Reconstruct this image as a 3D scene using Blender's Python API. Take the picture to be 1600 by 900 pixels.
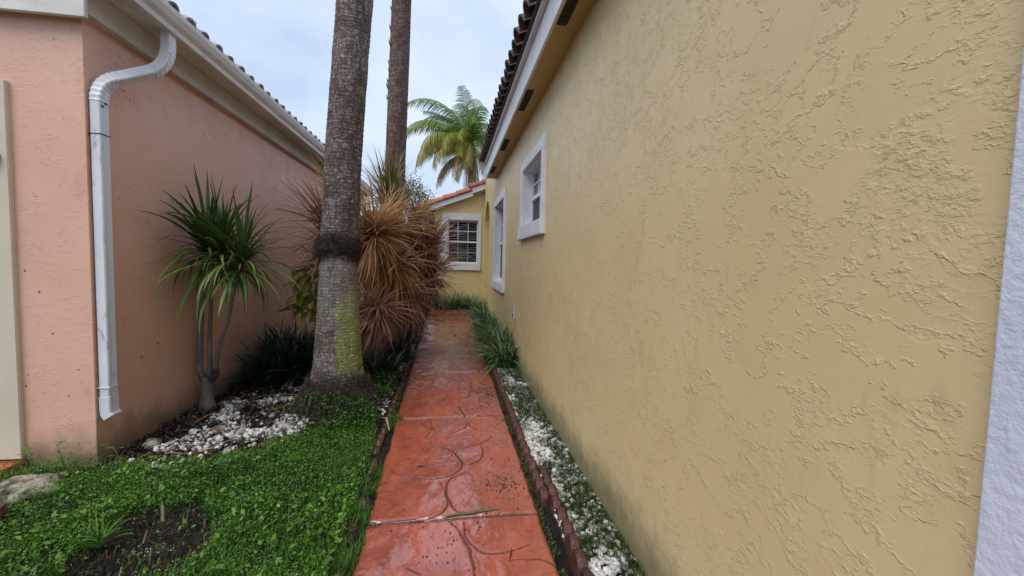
import bpy, math, random
import numpy as np
from mathutils import Vector, Matrix
random.seed(7); RNG = np.random.default_rng(11)
for o in list(bpy.data.objects): bpy.data.objects.remove(o)
S = bpy.context.scene; COL = S.collection
# ------------------------------------------------------------------ camera
F = 650.2; YAW, PITCH, ROLL = .1495, .0599, .0251
fw = Vector((math.sin(YAW)*math.cos(PITCH), math.cos(YAW)*math.cos(PITCH), -math.sin(PITCH)))
rt = Vector((math.cos(YAW), -math.sin(YAW), 0)); dn = fw.cross(rt)
r2 = rt*math.cos(ROLL) - dn*math.sin(ROLL); d2 = rt*math.sin(ROLL) + dn*math.cos(ROLL)
cam_data = bpy.data.cameras.new('camera'); cam = bpy.data.objects.new('camera', cam_data); COL.objects.link(cam)
m3 = Matrix((r2, -d2, -fw)).transposed()
cam.matrix_world = Matrix.Translation((0, 0, 1.4)) @ m3.to_4x4()
cam_data.sensor_width = 36; cam_data.lens = 36*F/1600; cam_data.clip_start = .05; cam_data.clip_end = 2000
S.camera = cam
# ------------------------------------------------------------------ world, sun, exposure
SUN_EL, SUN_AZ = math.radians(60), math.radians(-140)      # azimuth from +Y, towards the left
w = bpy.data.worlds.new('World'); S.world = w; w.use_nodes = True
nt = w.node_tree; N = nt.nodes; L = nt.links; N.clear()
out = N.new('ShaderNodeOutputWorld'); bg = N.new('ShaderNodeBackground')
sky = N.new('ShaderNodeTexSky'); sky.sky_type = 'NISHITA'; sky.sun_disc = False
sky.sun_elevation = SUN_EL; sky.sun_rotation = SUN_AZ; sky.dust_density = 3
tc = N.new('ShaderNodeTexCoord'); mp = N.new('ShaderNodeMapping'); mp.inputs['Scale'].default_value = (1, 1, 2.2)
no = N.new('ShaderNodeTexNoise'); no.inputs['Scale'].default_value = 2.3; no.inputs['Detail'].default_value = 6; no.inputs['Roughness'].default_value = .5
cr = N.new('ShaderNodeValToRGB'); cr.color_ramp.elements[0].position = .33; cr.color_ramp.elements[1].position = .68
cr.color_ramp.elements[0].color = (3.2, 4.0, 5.4, 1); cr.color_ramp.elements[1].color = (5.1, 5.8, 6.95, 1)
mx = N.new('ShaderNodeMixRGB'); mx.inputs[0].default_value = .93
L.new(tc.outputs['Generated'], mp.inputs[0]); L.new(mp.outputs[0], no.inputs['Vector']); L.new(no.outputs[0], cr.inputs[0])
L.new(sky.outputs[0], mx.inputs[1]); L.new(cr.outputs[0], mx.inputs[2]); L.new(mx.outputs[0], bg.inputs[0])
bg.inputs[1].default_value = .1; L.new(bg.outputs[0], out.inputs[0])
sd = bpy.data.lights.new('sun', 'SUN'); sd.energy = 1.5; sd.angle = math.radians(50); sd.color = (1, .96, .9)
so = bpy.data.objects.new('sun', sd); COL.objects.link(so)
sv = Vector((math.sin(SUN_AZ)*math.cos(SUN_EL), math.cos(SUN_AZ)*math.cos(SUN_EL), math.sin(SUN_EL)))
so.rotation_euler = sv.to_track_quat('Z', 'Y').to_euler(); so.location = (-6, 4, 12)
S.view_settings.view_transform = 'Standard'; S.view_settings.look = 'None'
S.view_settings.exposure = 0.80; S.view_settings.gamma = 1; S.view_settings.use_curve_mapping = False
S.render.engine = 'CYCLES'

# ------------------------------------------------------------------ material helpers
class NB:
    def __init__(s, name):
        s.m = bpy.data.materials.new(name); s.m.use_nodes = True; s.t = s.m.node_tree; s.n = s.t.nodes; s.n.clear()
        s.out = s.n.new('ShaderNodeOutputMaterial'); s.b = s.n.new('ShaderNodeBsdfPrincipled'); s.l(s.b.outputs[0], s.out.inputs[0])
        s.tc = s.n.new('ShaderNodeTexCoord')
    def l(s, a, b): s.t.links.new(a, b)
    def co(s, scale=(1, 1, 1), rot=(0, 0, 0), kind='Object'):
        p = s.n.new('ShaderNodeMapping'); p.inputs['Scale'].default_value = scale; p.inputs['Rotation'].default_value = rot
        s.l(s.tc.outputs[kind], p.inputs[0]); return p.outputs[0]
    def noise(s, scale, detail=4, rough=.5, dist=0, co=None, col=False):
        x = s.n.new('ShaderNodeTexNoise'); x.inputs['Scale'].default_value = scale; x.inputs['Detail'].default_value = detail
        x.inputs['Roughness'].default_value = rough; x.inputs['Distortion'].default_value = dist
        s.l(co if co is not None else s.tc.outputs['Object'], x.inputs['Vector']); return x.outputs[1 if col else 0]
    def voro(s, scale, co=None, feature='F1', rnd=1):
        x = s.n.new('ShaderNodeTexVoronoi'); x.feature = feature; x.inputs['Scale'].default_value = scale; x.inputs['Randomness'].default_value = rnd
        s.l(co if co is not None else s.tc.outputs['Object'], x.inputs['Vector']); return x.outputs[0]
    def rng(s, v, a, b, c=0, d=1, smooth=True):
        x = s.n.new('ShaderNodeMapRange'); x.interpolation_type = 'SMOOTHSTEP' if smooth else 'LINEAR'
        for i, q in enumerate((a, b, c, d)): x.inputs[i+1].default_value = q
        s.l(v, x.inputs[0]); return x.outputs[0]
    def ma(s, op, a, b=None, c=None):
        x = s.n.new('ShaderNodeMath'); x.operation = op
        for i, q in enumerate((a, b, c)):
            if q is None: continue
            if isinstance(q, (int, float)): x.inputs[i].default_value = q
            else: s.l(q, x.inputs[i])
        return x.outputs[0]
    def mix(s, f, a, b, mode='MIX'):
        x = s.n.new('ShaderNodeMixRGB'); x.blend_type = mode
        for i, q in enumerate((f, a, b)):
            if isinstance(q, (int, float)): x.inputs[i].default_value = q
            elif isinstance(q, tuple): x.inputs[i].default_value = (*q[:3], 1)
            else: s.l(q, x.inputs[i])
        return x.outputs[0]
    def ramp(s, v, stops):
        x = s.n.new('ShaderNodeValToRGB'); e = x.color_ramp.elements
        while len(e) < len(stops): e.new(.5)
        for q, (p, c) in zip(e, stops): q.position = p; q.color = (*c, 1)
        s.l(v, x.inputs[0]); return x.outputs[0]
    def attr(s, name):
        x = s.n.new('ShaderNodeAttribute'); x.attribute_name = name; return x.outputs['Fac']
    def obrand(s):
        return s.n.new('ShaderNodeObjectInfo').outputs['Random']
    def sep(s):
        x = s.n.new('ShaderNodeSeparateXYZ'); s.l(s.tc.outputs['Object'], x.inputs[0]); return x.outputs
    def bump(s, h, dist=.01, strength=1, prev=None):
        x = s.n.new('ShaderNodeBump'); x.inputs['Distance'].default_value = dist; x.inputs['Strength'].default_value = strength
        s.l(h, x.inputs['Height'])
        if prev is not None: s.l(prev, x.inputs['Normal'])
        s.l(x.outputs[0], s.b.inputs['Normal']); return x.outputs[0]
    def set(s, color=None, rough=None, spec=None):
        for k, v in (('Base Color', color), ('Roughness', rough), ('Specular IOR Level', spec)):
            if v is None: continue
            if isinstance(v, tuple): s.b.inputs[k].default_value = (*v, 1)
            elif isinstance(v, (int, float)): s.b.inputs[k].default_value = v
            else: s.l(v, s.b.inputs[k])
        return s.m

def stucco(name, c1, c2, amp=1.0, dirt=None, specks=0, zscale=1.0, base_dirt=0.0):
    b = NB(name)
    wv = b.noise(3.2, 2, co=b.co((1, 1, 1)), col=True)
    wadd = b.n.new('ShaderNodeVectorMath'); wadd.operation = 'MULTIPLY_ADD'; b.l(wv, wadd.inputs[0])
    wadd.inputs[1].default_value = (.16, .16, .16); b.l(b.tc.outputs['Object'], wadd.inputs[2])
    mp = b.n.new('ShaderNodeMapping'); mp.inputs['Scale'].default_value = (1, .8, zscale); b.l(wadd.outputs[0], mp.inputs[0]); C = mp.outputs[0]
    def band(v, c, w): return b.rng(b.ma('ABSOLUTE', b.ma('SUBTRACT', v, c)), 0, w, 1, 0)
    n1 = b.noise(5.0, 5, .58, .15, C)
    n1b = b.noise(8.5, 5, .6, .1, b.co((1, .8, 1.2), (.3, .2, .1)))
    clus = b.rng(b.noise(2.6, 5, .65, .1, b.co((1, 1, 1), (0, .4, .2))), .53, .70)
    crumb = b.rng(b.noise(34, 5, .68, .25, b.co((1, .75, 1.35), (.35, 0, 0))), .47, .60)
    crumb2 = b.rng(b.noise(78, 3, .6, .1, b.co((1, .85, 1.2), (-.3, 0, 0))), .46, .62)
    where = b.ma('MAXIMUM', b.ma('MAXIMUM', b.ma('MULTIPLY', band(n1, .50, .030), .9), b.ma('MULTIPLY', band(n1b, .56, .028), .7)), clus)
    h = b.ma('MULTIPLY', b.ma('MULTIPLY', crumb, where), .80)
    h = b.ma('ADD', h, b.ma('MULTIPLY', b.ma('MULTIPLY', crumb2, b.rng(where, .05, .6, .12, 1)), .22))
    h = b.ma('ADD', h, b.ma('MULTIPLY', b.rng(n1, .50, .54), .22))
    h = b.ma('ADD', h, b.ma('MULTIPLY', b.noise(3.2, 3), 1.3))
    h = b.ma('ADD', h, b.ma('MULTIPLY', b.noise(110, 4, .65), .12))
    b.bump(h, .0022*amp, 1)
    col = b.mix(b.rng(b.noise(1.1, 5, .6), .3, .7), c1, c2)
    col = b.mix(b.ma('MULTIPLY', b.rng(n1, .44, .50), .10), col, tuple(min(1, v*1.12) for v in c1))
    if dirt:
        d = b.rng(b.noise(7, 6, .7, .5, b.co((1, 1, .35))), .56, .78)
        col = b.mix(b.ma('MULTIPLY', d, .35), col, dirt)
        z = b.sep()[2]
        zz = b.ma('ADD', z, b.ma('MULTIPLY', b.noise(5, 5, .7), -.35))
        col = b.mix(b.rng(zz, base_dirt-.24, base_dirt+.02, .75, 0), col, (.13, .12, .06))
    if specks:
        v = b.voro(11, b.co((1, 1, 1)))
        s1 = b.rng(v, .07, .10, 1, 0)
        s1 = b.ma('MULTIPLY', s1, b.rng(b.noise(1.7, 3, .5), .47, .56))
        col = b.mix(b.ma('MULTIPLY', s1, specks), col, (.07, .045, .035))
        col = b.mix(b.ma('MULTIPLY', b.rng(b.voro(3.1), .02, .035, 1, 0), specks), col, (.08, .04, .03))
    rough = b.rng(b.noise(9, 3), .3, .7, .34, .52)
    return b.set(col, rough, .5)

def plain(name, c, rough=.5, var=.12, scale=8, bump=.0, bscale=60, stain=None, spec=.5, stretch=(1, 1, 1)):
    b = NB(name)
    f = b.noise(scale, 5, .6, 0, b.co(stretch))
    col = b.mix(b.rng(f, .3, .7), tuple(v*(1-var) for v in c), tuple(min(1, v*(1+var)) for v in c))
    if 'roof_tile' in name or 'edging' in name: col = b.mix(1, col, b.ramp(b.obrand(), [(0, (.55, .55, .58)), (1, (1.15, 1.12, 1.1))]), 'MULTIPLY')
    if stain: col = b.mix(b.ma('MULTIPLY', b.rng(b.noise(scale*1.7, 6, .7, .3, b.co(stretch)), .56, .72), stain[1]), col, stain[0])
    if bump: b.bump(b.noise(bscale, 5, .6), bump)
    return b.set(col, rough, spec)

def leafy(name, stops, rough=.42, transl=.25, veins=0):
    b = NB(name)
    col = b.ramp(b.attr('tone'), stops)
    b.set(col, rough, .45)
    t = b.n.new('ShaderNodeBsdfTranslucent'); b.l(col, t.inputs[0])
    mxs = b.n.new('ShaderNodeMixShader'); mxs.inputs[0].default_value = transl
    b.l(b.b.outputs[0], mxs.inputs[1]); b.l(t.outputs[0], mxs.inputs[2]); b.l(mxs.outputs[0], b.out.inputs[0])
    return b.m

MT = {}
MT['yellow'] = stucco('yellow_stucco', (.67, .53, .285), (.62, .485, .25), 1.1, dirt=(.34, .25, .11), base_dirt=.12)
MT['yellow_smooth'] = plain('yellow_paint', (.66, .53, .27), .6, .06, 3, .0015, 70)
MT['pink'] = stucco('pink_stucco', (.78, .46, .34), (.74, .42, .305), .8, dirt=(.33, .17, .12), specks=.9, zscale=1.3, base_dirt=.1)
MT['cream'] = plain('cream_paint', (.64, .55, .42), .6, .05, 3, .001, 90)
MT['white_wall'] = plain('white_stucco_band', (.60, .64, .74), .55, .06, 4, .004, 55)
MT['white'] = plain('white_paint', (.74, .75, .78), .4, .07, 5, .0008, 40, stain=((.42, .36, .30), .25))
MT['white_dirty'] = plain('weathered_white_paint', (.70, .67, .62), .45, .10, 3, .001, 30, stain=((.32, .25, .19), .45))
MT['beige'] = plain('weathered_beige_paint', (.56, .52, .44), .55, .10, 4, .001, 30, stain=((.25, .22, .16), .3))
MT['gutter'] = plain('gutter_aluminium', (.72, .70, .66), .35, .08, 3, 0, 30, stain=((.40, .20, .10), .55), stretch=(1, 1.2, 5))
MT['trim'] = plain('window_trim_paint', (.68, .70, .74), .5, .06, 6, .0015, 60, stain=((.38, .35, .28), .3))
MT['vinyl'] = plain('white_window_frame', (.74, .76, .80), .3, .04, 5)
MT['spout'] = plain('grimy_white_downspout', (.74, .75, .78), .35, .06, 6, .0006, 40, stain=((.16, .12, .09), .55), stretch=(1, 1, .45))
MT['screen'] = plain('insect_screen', (.035, .035, .05), .5, .1, 200)
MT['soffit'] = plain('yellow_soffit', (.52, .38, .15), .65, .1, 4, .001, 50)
MT['vent'] = plain('dark_vent', (.03, .025, .02), .8, .4, 60, .004, 140)
MT['tile_dark'] = plain('dark_roof_tile', (.075, .04, .038), .6, .4, 12, .002, 70, stain=((.16, .12, .11), .3))
MT['tile_red'] = plain('terracotta_roof_tile', (.36, .085, .042), .5, .25, 9, .002, 60, stain=((.16, .05, .035), .55))
MT['tile_grey'] = plain('pale_roof_tile', (.40, .36, .33), .65, .25, 9, .002, 60, stain=((.07, .07, .06), .75))
MT['blind'] = plain('window_blind', (.42, .42, .43), .5, .05, 5)
MT['black'] = plain('black_plastic', (.02, .02, .025), .35, .2, 20)
MT['grey_metal'] = plain('grey_cover', (.42, .44, .48), .4, .1, 20)
b = NB('window_glass'); b.set((.02, .022, .028), .04, .8); MT['glass'] = b.m
b = NB('dark_room'); b.set((.015, .015, .02), .8); MT['room'] = b.m

# palm barks
def bark(name, ca, cb, moss):
    b = NB(name)
    mp = b.co((1, 1, 1))
    wv = b.n.new('ShaderNodeTexWave'); wv.bands_direction = 'Z'; wv.inputs['Scale'].default_value = 11; wv.inputs['Distortion'].default_value = 5
    wv.inputs['Detail'].default_value = 3; wv.inputs['Detail Scale'].default_value = 2.2; b.l(mp, wv.inputs[0])
    v1 = b.noise(16, 4, .6, .3, b.co((2.6, 2.6, .5)))       # vertical cracks
    v2 = b.noise(52, 4, .65, .3, b.co((1, 1, .45)))
    h1 = b.noise(30, 4, .6, .5, b.co((.4, .4, 2.2)))
    crack = b.ma('MULTIPLY', b.rng(v2, .42, .52), b.rng(h1, .38, .50))
    h = b.ma('ADD', b.ma('MULTIPLY', wv.outputs[1], .35), b.ma('MULTIPLY', crack, .9))
    h = b.ma('ADD', h, b.ma('MULTIPLY', v1, .5))
    b.bump(h, .008, 1)
    blot = b.rng(b.noise(5.5, 5, .65, .5, b.co((1, 1, .7))), .38, .62)
    col = b.mix(blot, ca, cb)
    col = b.mix(b.ma('MULTIPLY', b.rng(crack, 0, .6, 1, 0), .75), col, tuple(v*.28 for v in ca))
    col = b.mix(b.ma('MULTIPLY', b.rng(b.noise(60, 3, .6), .62, .7), .5), col, (.30, .27, .25))
    if moss:
        s = b.sep()
        x, z = s[0], s[2]
        # pale band under the fibre ring, green algae on the path side, dark wet foot
        nz = b.ma('MULTIPLY', b.ma('SUBTRACT', b.noise(8, 6, .7, .8), .5), .34)
        pale = b.ma('MULTIPLY', b.rng(z, .72, .95), b.rng(z, 1.42, 1.47, 1, 0))
        nzz = b.rng(b.noise(9, 5, .65, .3, b.co((1, 1, .6))), .36, .58)
        col = b.mix(b.ma('MULTIPLY', b.ma('MULTIPLY', pale, nzz), .6), col, (.30, .27, .23))
        g = b.ma('MULTIPLY', b.rng(b.ma('ADD', x, nz), .02, .07), b.rng(b.ma('ADD', z, nz), .34, .40))
        g = b.ma('MULTIPLY', g, b.rng(b.ma('ADD', z, b.ma('MULTIPLY', nz, 2)), .95, 1.15, 1, 0))
        g = b.ma('MULTIPLY', g, b.rng(v2, .32, .52, .45, 1))
        col = b.mix(b.ma('MULTIPLY', g, .9), col, (.28, .30, .10))
        lich = b.ma('MULTIPLY', b.rng(b.voro(42), .16, .24, 1, 0), b.rng(z, 1.1, .9))
        lich = b.ma('MULTIPLY', lich, b.rng(b.noise(8, 3), .5, .6))
        col = b.mix(lich, col, (.45, .45, .42))
        foot = b.rng(b.ma('ADD', z, nz), .30, .42, 1, 0)
        col = b.mix(b.ma('MULTIPLY', foot, .8), col, b.mix(b.rng(b.noise(30, 4, .6), .5, .65), (.03, .024, .018), (.07, .08, .02)))
    return b.set(col, .75, .25)
MT['bark'] = bark('grey_palm_bark', (.17, .125, .11), (.31, .255, .23), True)
MT['bark2'] = bark('brown_palm_bark', (.17, .095, .078), (.25, .18, .155), False)
MT['fibre'] = plain('root_fibre', (.060, .043, .034), .9, .6, 40, .02, 60)
MT['cane'] = plain('grey_cane', (.17, .135, .115), .7, .25, 25, .003, 90, stretch=(1, 1, .4))
MT['wood'] = plain('old_wood', (.28, .22, .14), .8, .3, 20, .002, 60)

# path: wet red stamped concrete
b = NB('wet_red_stamped_concrete')
gr = b.attr('groove')
big = b.rng(b.noise(2.6, 5, .6, .4), .3, .7)
mid = b.noise(9, 6, .65, .6, b.co((1, .7, 1)))
col = b.mix(big, (.40, .083, .040), (.28, .060, .034))
col = b.mix(b.ma('MULTIPLY', b.rng(mid, .45, .68), .55), col, (.45, .125, .078))
col = b.mix(b.ma('MULTIPLY', b.rng(b.noise(5, 6, .7, .8), .53, .72), .6), col, (.17, .055, .035))
col = b.mix(b.ma('MULTIPLY', b.rng(b.noise(38, 5, .7), .54, .66), .6), col, (.10, .032, .026))
sm = b.ma('MULTIPLY', b.rng(b.noise(13, 6, .75, 1.2, b.co((.7, 1.6, 1))), .55, .66), b.rng(b.noise(2.1, 3, .5), .45, .6))
col = b.mix(b.ma('MULTIPLY', sm, .6), col, (.09, .035, .028))
sy = b.sep()[1]
col = b.mix(b.ma('MULTIPLY', b.rng(b.ma('ADD', sy, b.noise(2.2, 3)), 5.0, 9.0), .30), col, (.29, .085, .042))
col = b.mix(b.ma('MULTIPLY', gr, .93), col, (.035, .018, .015))
slate = b.ma('ADD', b.ma('MULTIPLY', b.noise(4.5, 6, .6, 1.2, b.co((1, .55, 1))), 1.0), b.ma('MULTIPLY', b.noise(26, 4, .6, .3), .22))
slate = b.ma('ADD', slate, b.ma('MULTIPLY', b.noise(130, 3, .6), .035))
b.bump(slate, .02, 1)
wet = b.rng(b.noise(3.1, 4, .6, .5, b.co((1, .6, 1))), .36, .62, .22, .50)
film = b.rng(b.noise(2.4, 4, .55, .6, b.co((1, .55, 1))), .30, .52)
b.l(b.ma('MULTIPLY', film, b.ma('SUBTRACT', 1, b.ma('MULTIPLY', gr, .8))), b.b.inputs['Coat Weight'])
b.l(b.rng(b.noise(14, 5, .6), .3, .7, .06, .20), b.b.inputs['Coat Roughness']); b.b.inputs['Coat IOR'].default_value = 1.9
bc = b.n.new('ShaderNodeBump'); bc.inputs['Distance'].default_value = .006; b.l(b.noise(7, 4, .5, .6, b.co((1, .6, 1))), bc.inputs['Height']); b.l(bc.outputs[0], b.b.inputs['Coat Normal'])
MT['path'] = b.set(col, wet, .5)
MT['scallop'] = plain('wet_brown_edging', (.085, .033, .026), .35, .35, 10, .004, 80, stain=((.035, .03, .02), .7))
b = NB('garden_soil')
c = b.mix(b.rng(b.noise(16, 6, .7), .4, .65), (.010, .007, .005), (.036, .023, .016))
c = b.mix(b.rng(b.noise(90, 4, .7), .62, .7), c, (.075, .052, .036)); b.bump(b.noise(38, 8, .7), .035); MT['soil'] = b.set(c, .75, .3)
b = NB('open_ground'); b.bump(b.noise(20, 5, .6), .03)
MT['ground'] = b.set(b.mix(b.noise(1.2, 5), (.035, .055, .018), (.06, .05, .03)), .9, .2)
b = NB('white_pebble'); tn = b.attr('tone')
c = b.ramp(tn, [(0, (.10, .085, .07)), (.18, (.26, .24, .21)), (.45, (.52, .51, .49)), (.85, (.70, .70, .71)), (1, (.50, .43, .29))])
c = b.mix(b.ma('MULTIPLY', b.rng(b.noise(45, 4, .7), .52, .7), .45), c, (.22, .17, .11)); MT['pebble'] = b.set(c, .4, .4)
b = NB('limestone'); c = b.mix(b.rng(b.noise(9, 6, .7), .42, .58), (.10, .09, .06), (.52, .47, .36)); b.bump(b.noise(18, 7, .7), .04)
MT['rock'] = b.set(c, .8, .3)
MT['straw'] = plain('dry_leaf', (.27, .17, .07), .7, .35, 20)
MT['mulch'] = leafy('brown_mulch', [(0, (.02, .012, .008)), (.7, (.07, .038, .024)), (1, (.22, .14, .07))], .7, 0)
MT['seed'] = plain('dark_seeds', (.03, .014, .012), .6, .4, 60)
MT['green_strip'] = plain('fallen_green_leaf', (.085, .11, .045), .5, .4, 30)
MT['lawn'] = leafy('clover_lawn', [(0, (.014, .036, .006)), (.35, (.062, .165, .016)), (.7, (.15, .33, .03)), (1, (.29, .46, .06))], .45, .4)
MT['weed'] = leafy('strip_weed', [(0, (.015, .030, .008)), (.5, (.045, .085, .018)), (1, (.12, .18, .05))], .5, .3)
MT['drac'] = leafy('dragon_tree_leaf', [(0, (.014, .036, .010)), (.45, (.040, .095, .022)), (.8, (.10, .20, .035)), (1, (.26, .36, .08))], .34, .3)
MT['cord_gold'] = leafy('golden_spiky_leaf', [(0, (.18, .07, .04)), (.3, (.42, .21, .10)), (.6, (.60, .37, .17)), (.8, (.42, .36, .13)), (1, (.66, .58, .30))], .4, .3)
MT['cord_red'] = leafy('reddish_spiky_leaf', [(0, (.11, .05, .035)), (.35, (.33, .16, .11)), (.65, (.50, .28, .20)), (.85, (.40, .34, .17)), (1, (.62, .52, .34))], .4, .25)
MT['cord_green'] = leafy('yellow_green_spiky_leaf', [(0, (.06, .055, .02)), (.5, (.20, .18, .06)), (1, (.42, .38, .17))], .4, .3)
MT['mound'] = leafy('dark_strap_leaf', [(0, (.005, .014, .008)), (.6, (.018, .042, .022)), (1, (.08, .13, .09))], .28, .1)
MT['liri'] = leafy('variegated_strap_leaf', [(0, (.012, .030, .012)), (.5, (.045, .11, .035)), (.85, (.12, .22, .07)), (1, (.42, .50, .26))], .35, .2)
MT['croton'] = leafy('yellow_green_broad_leaf', [(0, (.03, .055, .01)), (.5, (.11, .17, .02)), (1, (.42, .44, .05))], .35, .25)
MT['frond'] = leafy('coconut_frond', [(0, (.035, .085, .014)), (.45, (.12, .21, .03)), (.66, (.22, .27, .04)), (.85, (.50, .40, .07)), (1, (.30, .15, .08))], .4, .3)
MT['tree'] = leafy('dark_tree_leaf', [(0, (.010, .024, .008)), (1, (.045, .08, .02))], .5, .2)

# ------------------------------------------------------------------ object helpers
def props(o, label=None, cat=None, group=None, kind=None):
    for k, v in (('label', label), ('category', cat), ('group', group), ('kind', kind)):
        if v: o[k] = v
    return o
def empty(name, loc, label, cat, group=None, rz=0):
    o = bpy.data.objects.new(name, None); COL.objects.link(o); o.location = loc; o.rotation_euler.z = rz; o.empty_display_size = .1
    return props(o, label, cat, group)
def raw(name, V, Fc, mat, parent=None, tone=None, smooth=False, attr='tone', link=True, loc=None):
    """V (n,3) array; Fc list of tuples, or an (m,k) int array; parent kept in world space"""
    V = np.asarray(V, dtype=np.float32).reshape(-1, 3)
    me = bpy.data.meshes.new(name)
    if isinstance(Fc, np.ndarray):
        m, k = Fc.shape
        me.vertices.add(len(V)); me.vertices.foreach_set('co', V.ravel())
        me.loops.add(m*k); me.loops.foreach_set('vertex_index', Fc.astype(np.int32).ravel())
        me.polygons.add(m); me.polygons.foreach_set('loop_start', np.arange(0, m*k, k, dtype=np.int32))
        me.update(calc_edges=True); me.validate()
    else:
        me.from_pydata([tuple(map(float, v)) for v in V], [], [tuple(f) for f in Fc]); me.update()
    if tone is not None:
        a = me.attributes.new(attr, 'FLOAT', 'POINT'); a.data.foreach_set('value', np.asarray(tone, dtype=np.float32).ravel())
    if smooth: me.polygons.foreach_set('use_smooth', np.ones(len(me.polygons), dtype=bool))
    me.materials.append(MT[mat])
    if not link: return me
    return inst(name, me, parent, loc)
def inst(name, me, parent=None, loc=None, rot=None, scale=None):
    o = bpy.data.objects.new(name, me); COL.objects.link(o)
    if parent is not None: o.parent = parent
    if loc is not None: o.location = loc
    if rot is not None: o.rotation_euler = rot
    if scale is not None: o.scale = scale if not isinstance(scale, (int, float)) else (scale,)*3
    return o
class MB:
    def __init__(s): s.v = []; s.f = []
    def add(s, v, f):
        n = len(s.v); s.v += [tuple(p) for p in v]; s.f += [tuple(i+n for i in q) for q in f]; return s
    def box(s, x0, x1, y0, y1, z0, z1):
        x0, x1 = min(x0, x1), max(x0, x1); y0, y1 = min(y0, y1), max(y0, y1); z0, z1 = min(z0, z1), max(z0, z1)
        return s.add([(x, y, z) for z in (z0, z1) for y in (y0, y1) for x in (x0, x1)],
                     [(0, 2, 3, 1), (4, 5, 7, 6), (0, 1, 5, 4), (1, 3, 7, 5), (3, 2, 6, 7), (2, 0, 4, 6)])
    def prism(s, poly, axis, a, b):
        """poly: 2-D points in the plane normal to axis; extruded a..b"""
        n = len(poly); P = []
        for t in (a, b):
            for p in poly: P.append((t, p[0], p[1]) if axis == 'x' else (p[0], t, p[1]) if axis == 'y' else (p[0], p[1], t))
        return s.add(P, [tuple(range(n))[::-1], tuple(range(n, 2*n))] + [(i, (i+1) % n, n+(i+1) % n, n+i) for i in range(n)])
    def tube(s, pts, rad, n=10, cap=True, sx=1.0):
        pts = [Vector(p) for p in pts]; rad = rad if hasattr(rad, '__len__') else [rad]*len(pts); base = len(s.v); up = Vector((.13, .2, 1)).normalized()
        side = None
        for i, p in enumerate(pts):
            t = (pts[min(i+1, len(pts)-1)]-pts[max(i-1, 0)]).normalized()
            if side is None: side = t.cross(up if abs(t.dot(up)) < .95 else Vector((1, 0, 0))).normalized()
            side = (side - t*side.dot(t)).normalized(); w = t.cross(side)
            for k in range(n):
                a = 2*math.pi*k/n; s.v.append(tuple(p+side*math.cos(a)*rad[i]+w*math.sin(a)*rad[i]*sx))
        for i in range(len(pts)-1):
            for k in range(n):
                a = base+i*n+k; c = base+i*n+(k+1) % n; s.f.append((a, c, c+n, a+n))
        if cap: s.f.append(tuple(base+k for k in range(n))[::-1]); s.f.append(tuple(base+(len(pts)-1)*n+k for k in range(n)))
        return s
    def make(s, name, mat, parent=None, smooth=False, bevel=0, loc=None):
        import bmesh
        me = bpy.data.meshes.new(name); me.from_pydata(s.v, [], s.f)
        bm = bmesh.new(); bm.from_mesh(me); bmesh.ops.recalc_face_normals(bm, faces=bm.faces)
        if bevel:
            bmesh.ops.bevel(bm, geom=[e for e in bm.edges if len(e.link_faces) == 2 and e.calc_face_angle(0) > .5], offset=bevel, segments=2, affect='EDGES', clamp_overlap=True)
        bm.to_mesh(me); bm.free(); me.materials.append(MT[mat])
        if smooth: me.polygons.foreach_set('use_smooth', np.ones(len(me.polygons), dtype=bool))
        return inst(name, me, parent, loc)
def lattice(shape, seed): return np.random.default_rng(seed).random(shape)
def vnoise(x, y, scale, seed=0):
    g = lattice((64, 64), seed); x = np.asarray(x)*scale; y = np.asarray(y)*scale
    xi = np.floor(x).astype(int); yi = np.floor(y).astype(int); fx = x-xi; fy = y-yi; fx = fx*fx*(3-2*fx); fy = fy*fy*(3-2*fy)
    q = lambda a, b: g[a % 64, b % 64]
    return (q(xi, yi)*(1-fx)+q(xi+1, yi)*fx)*(1-fy)+(q(xi, yi+1)*(1-fx)+q(xi+1, yi+1)*fx)*fy
def fbm(x, y, s, seed=0, o=4): return sum(vnoise(x, y, s*2**i, seed+i)*.5**i for i in range(o))/sum(.5**i for i in range(o))
def inpoly(x, y, P):
    x = np.asarray(x); y = np.asarray(y); r = np.zeros(x.shape, bool); n = len(P)
    for i in range(n):
        (x1, y1), (x2, y2) = P[i], P[(i+1) % n]
        c = ((y1 > y) != (y2 > y)) & (x < (x2-x1)*(y-y1)/(y2-y1+1e-12)+x1); r ^= c
    return r
def gz(y):                                    # the ground rises a little towards the far wing
    return np.clip((np.asarray(y, dtype=float)-5)*.02, 0, .12)

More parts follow.
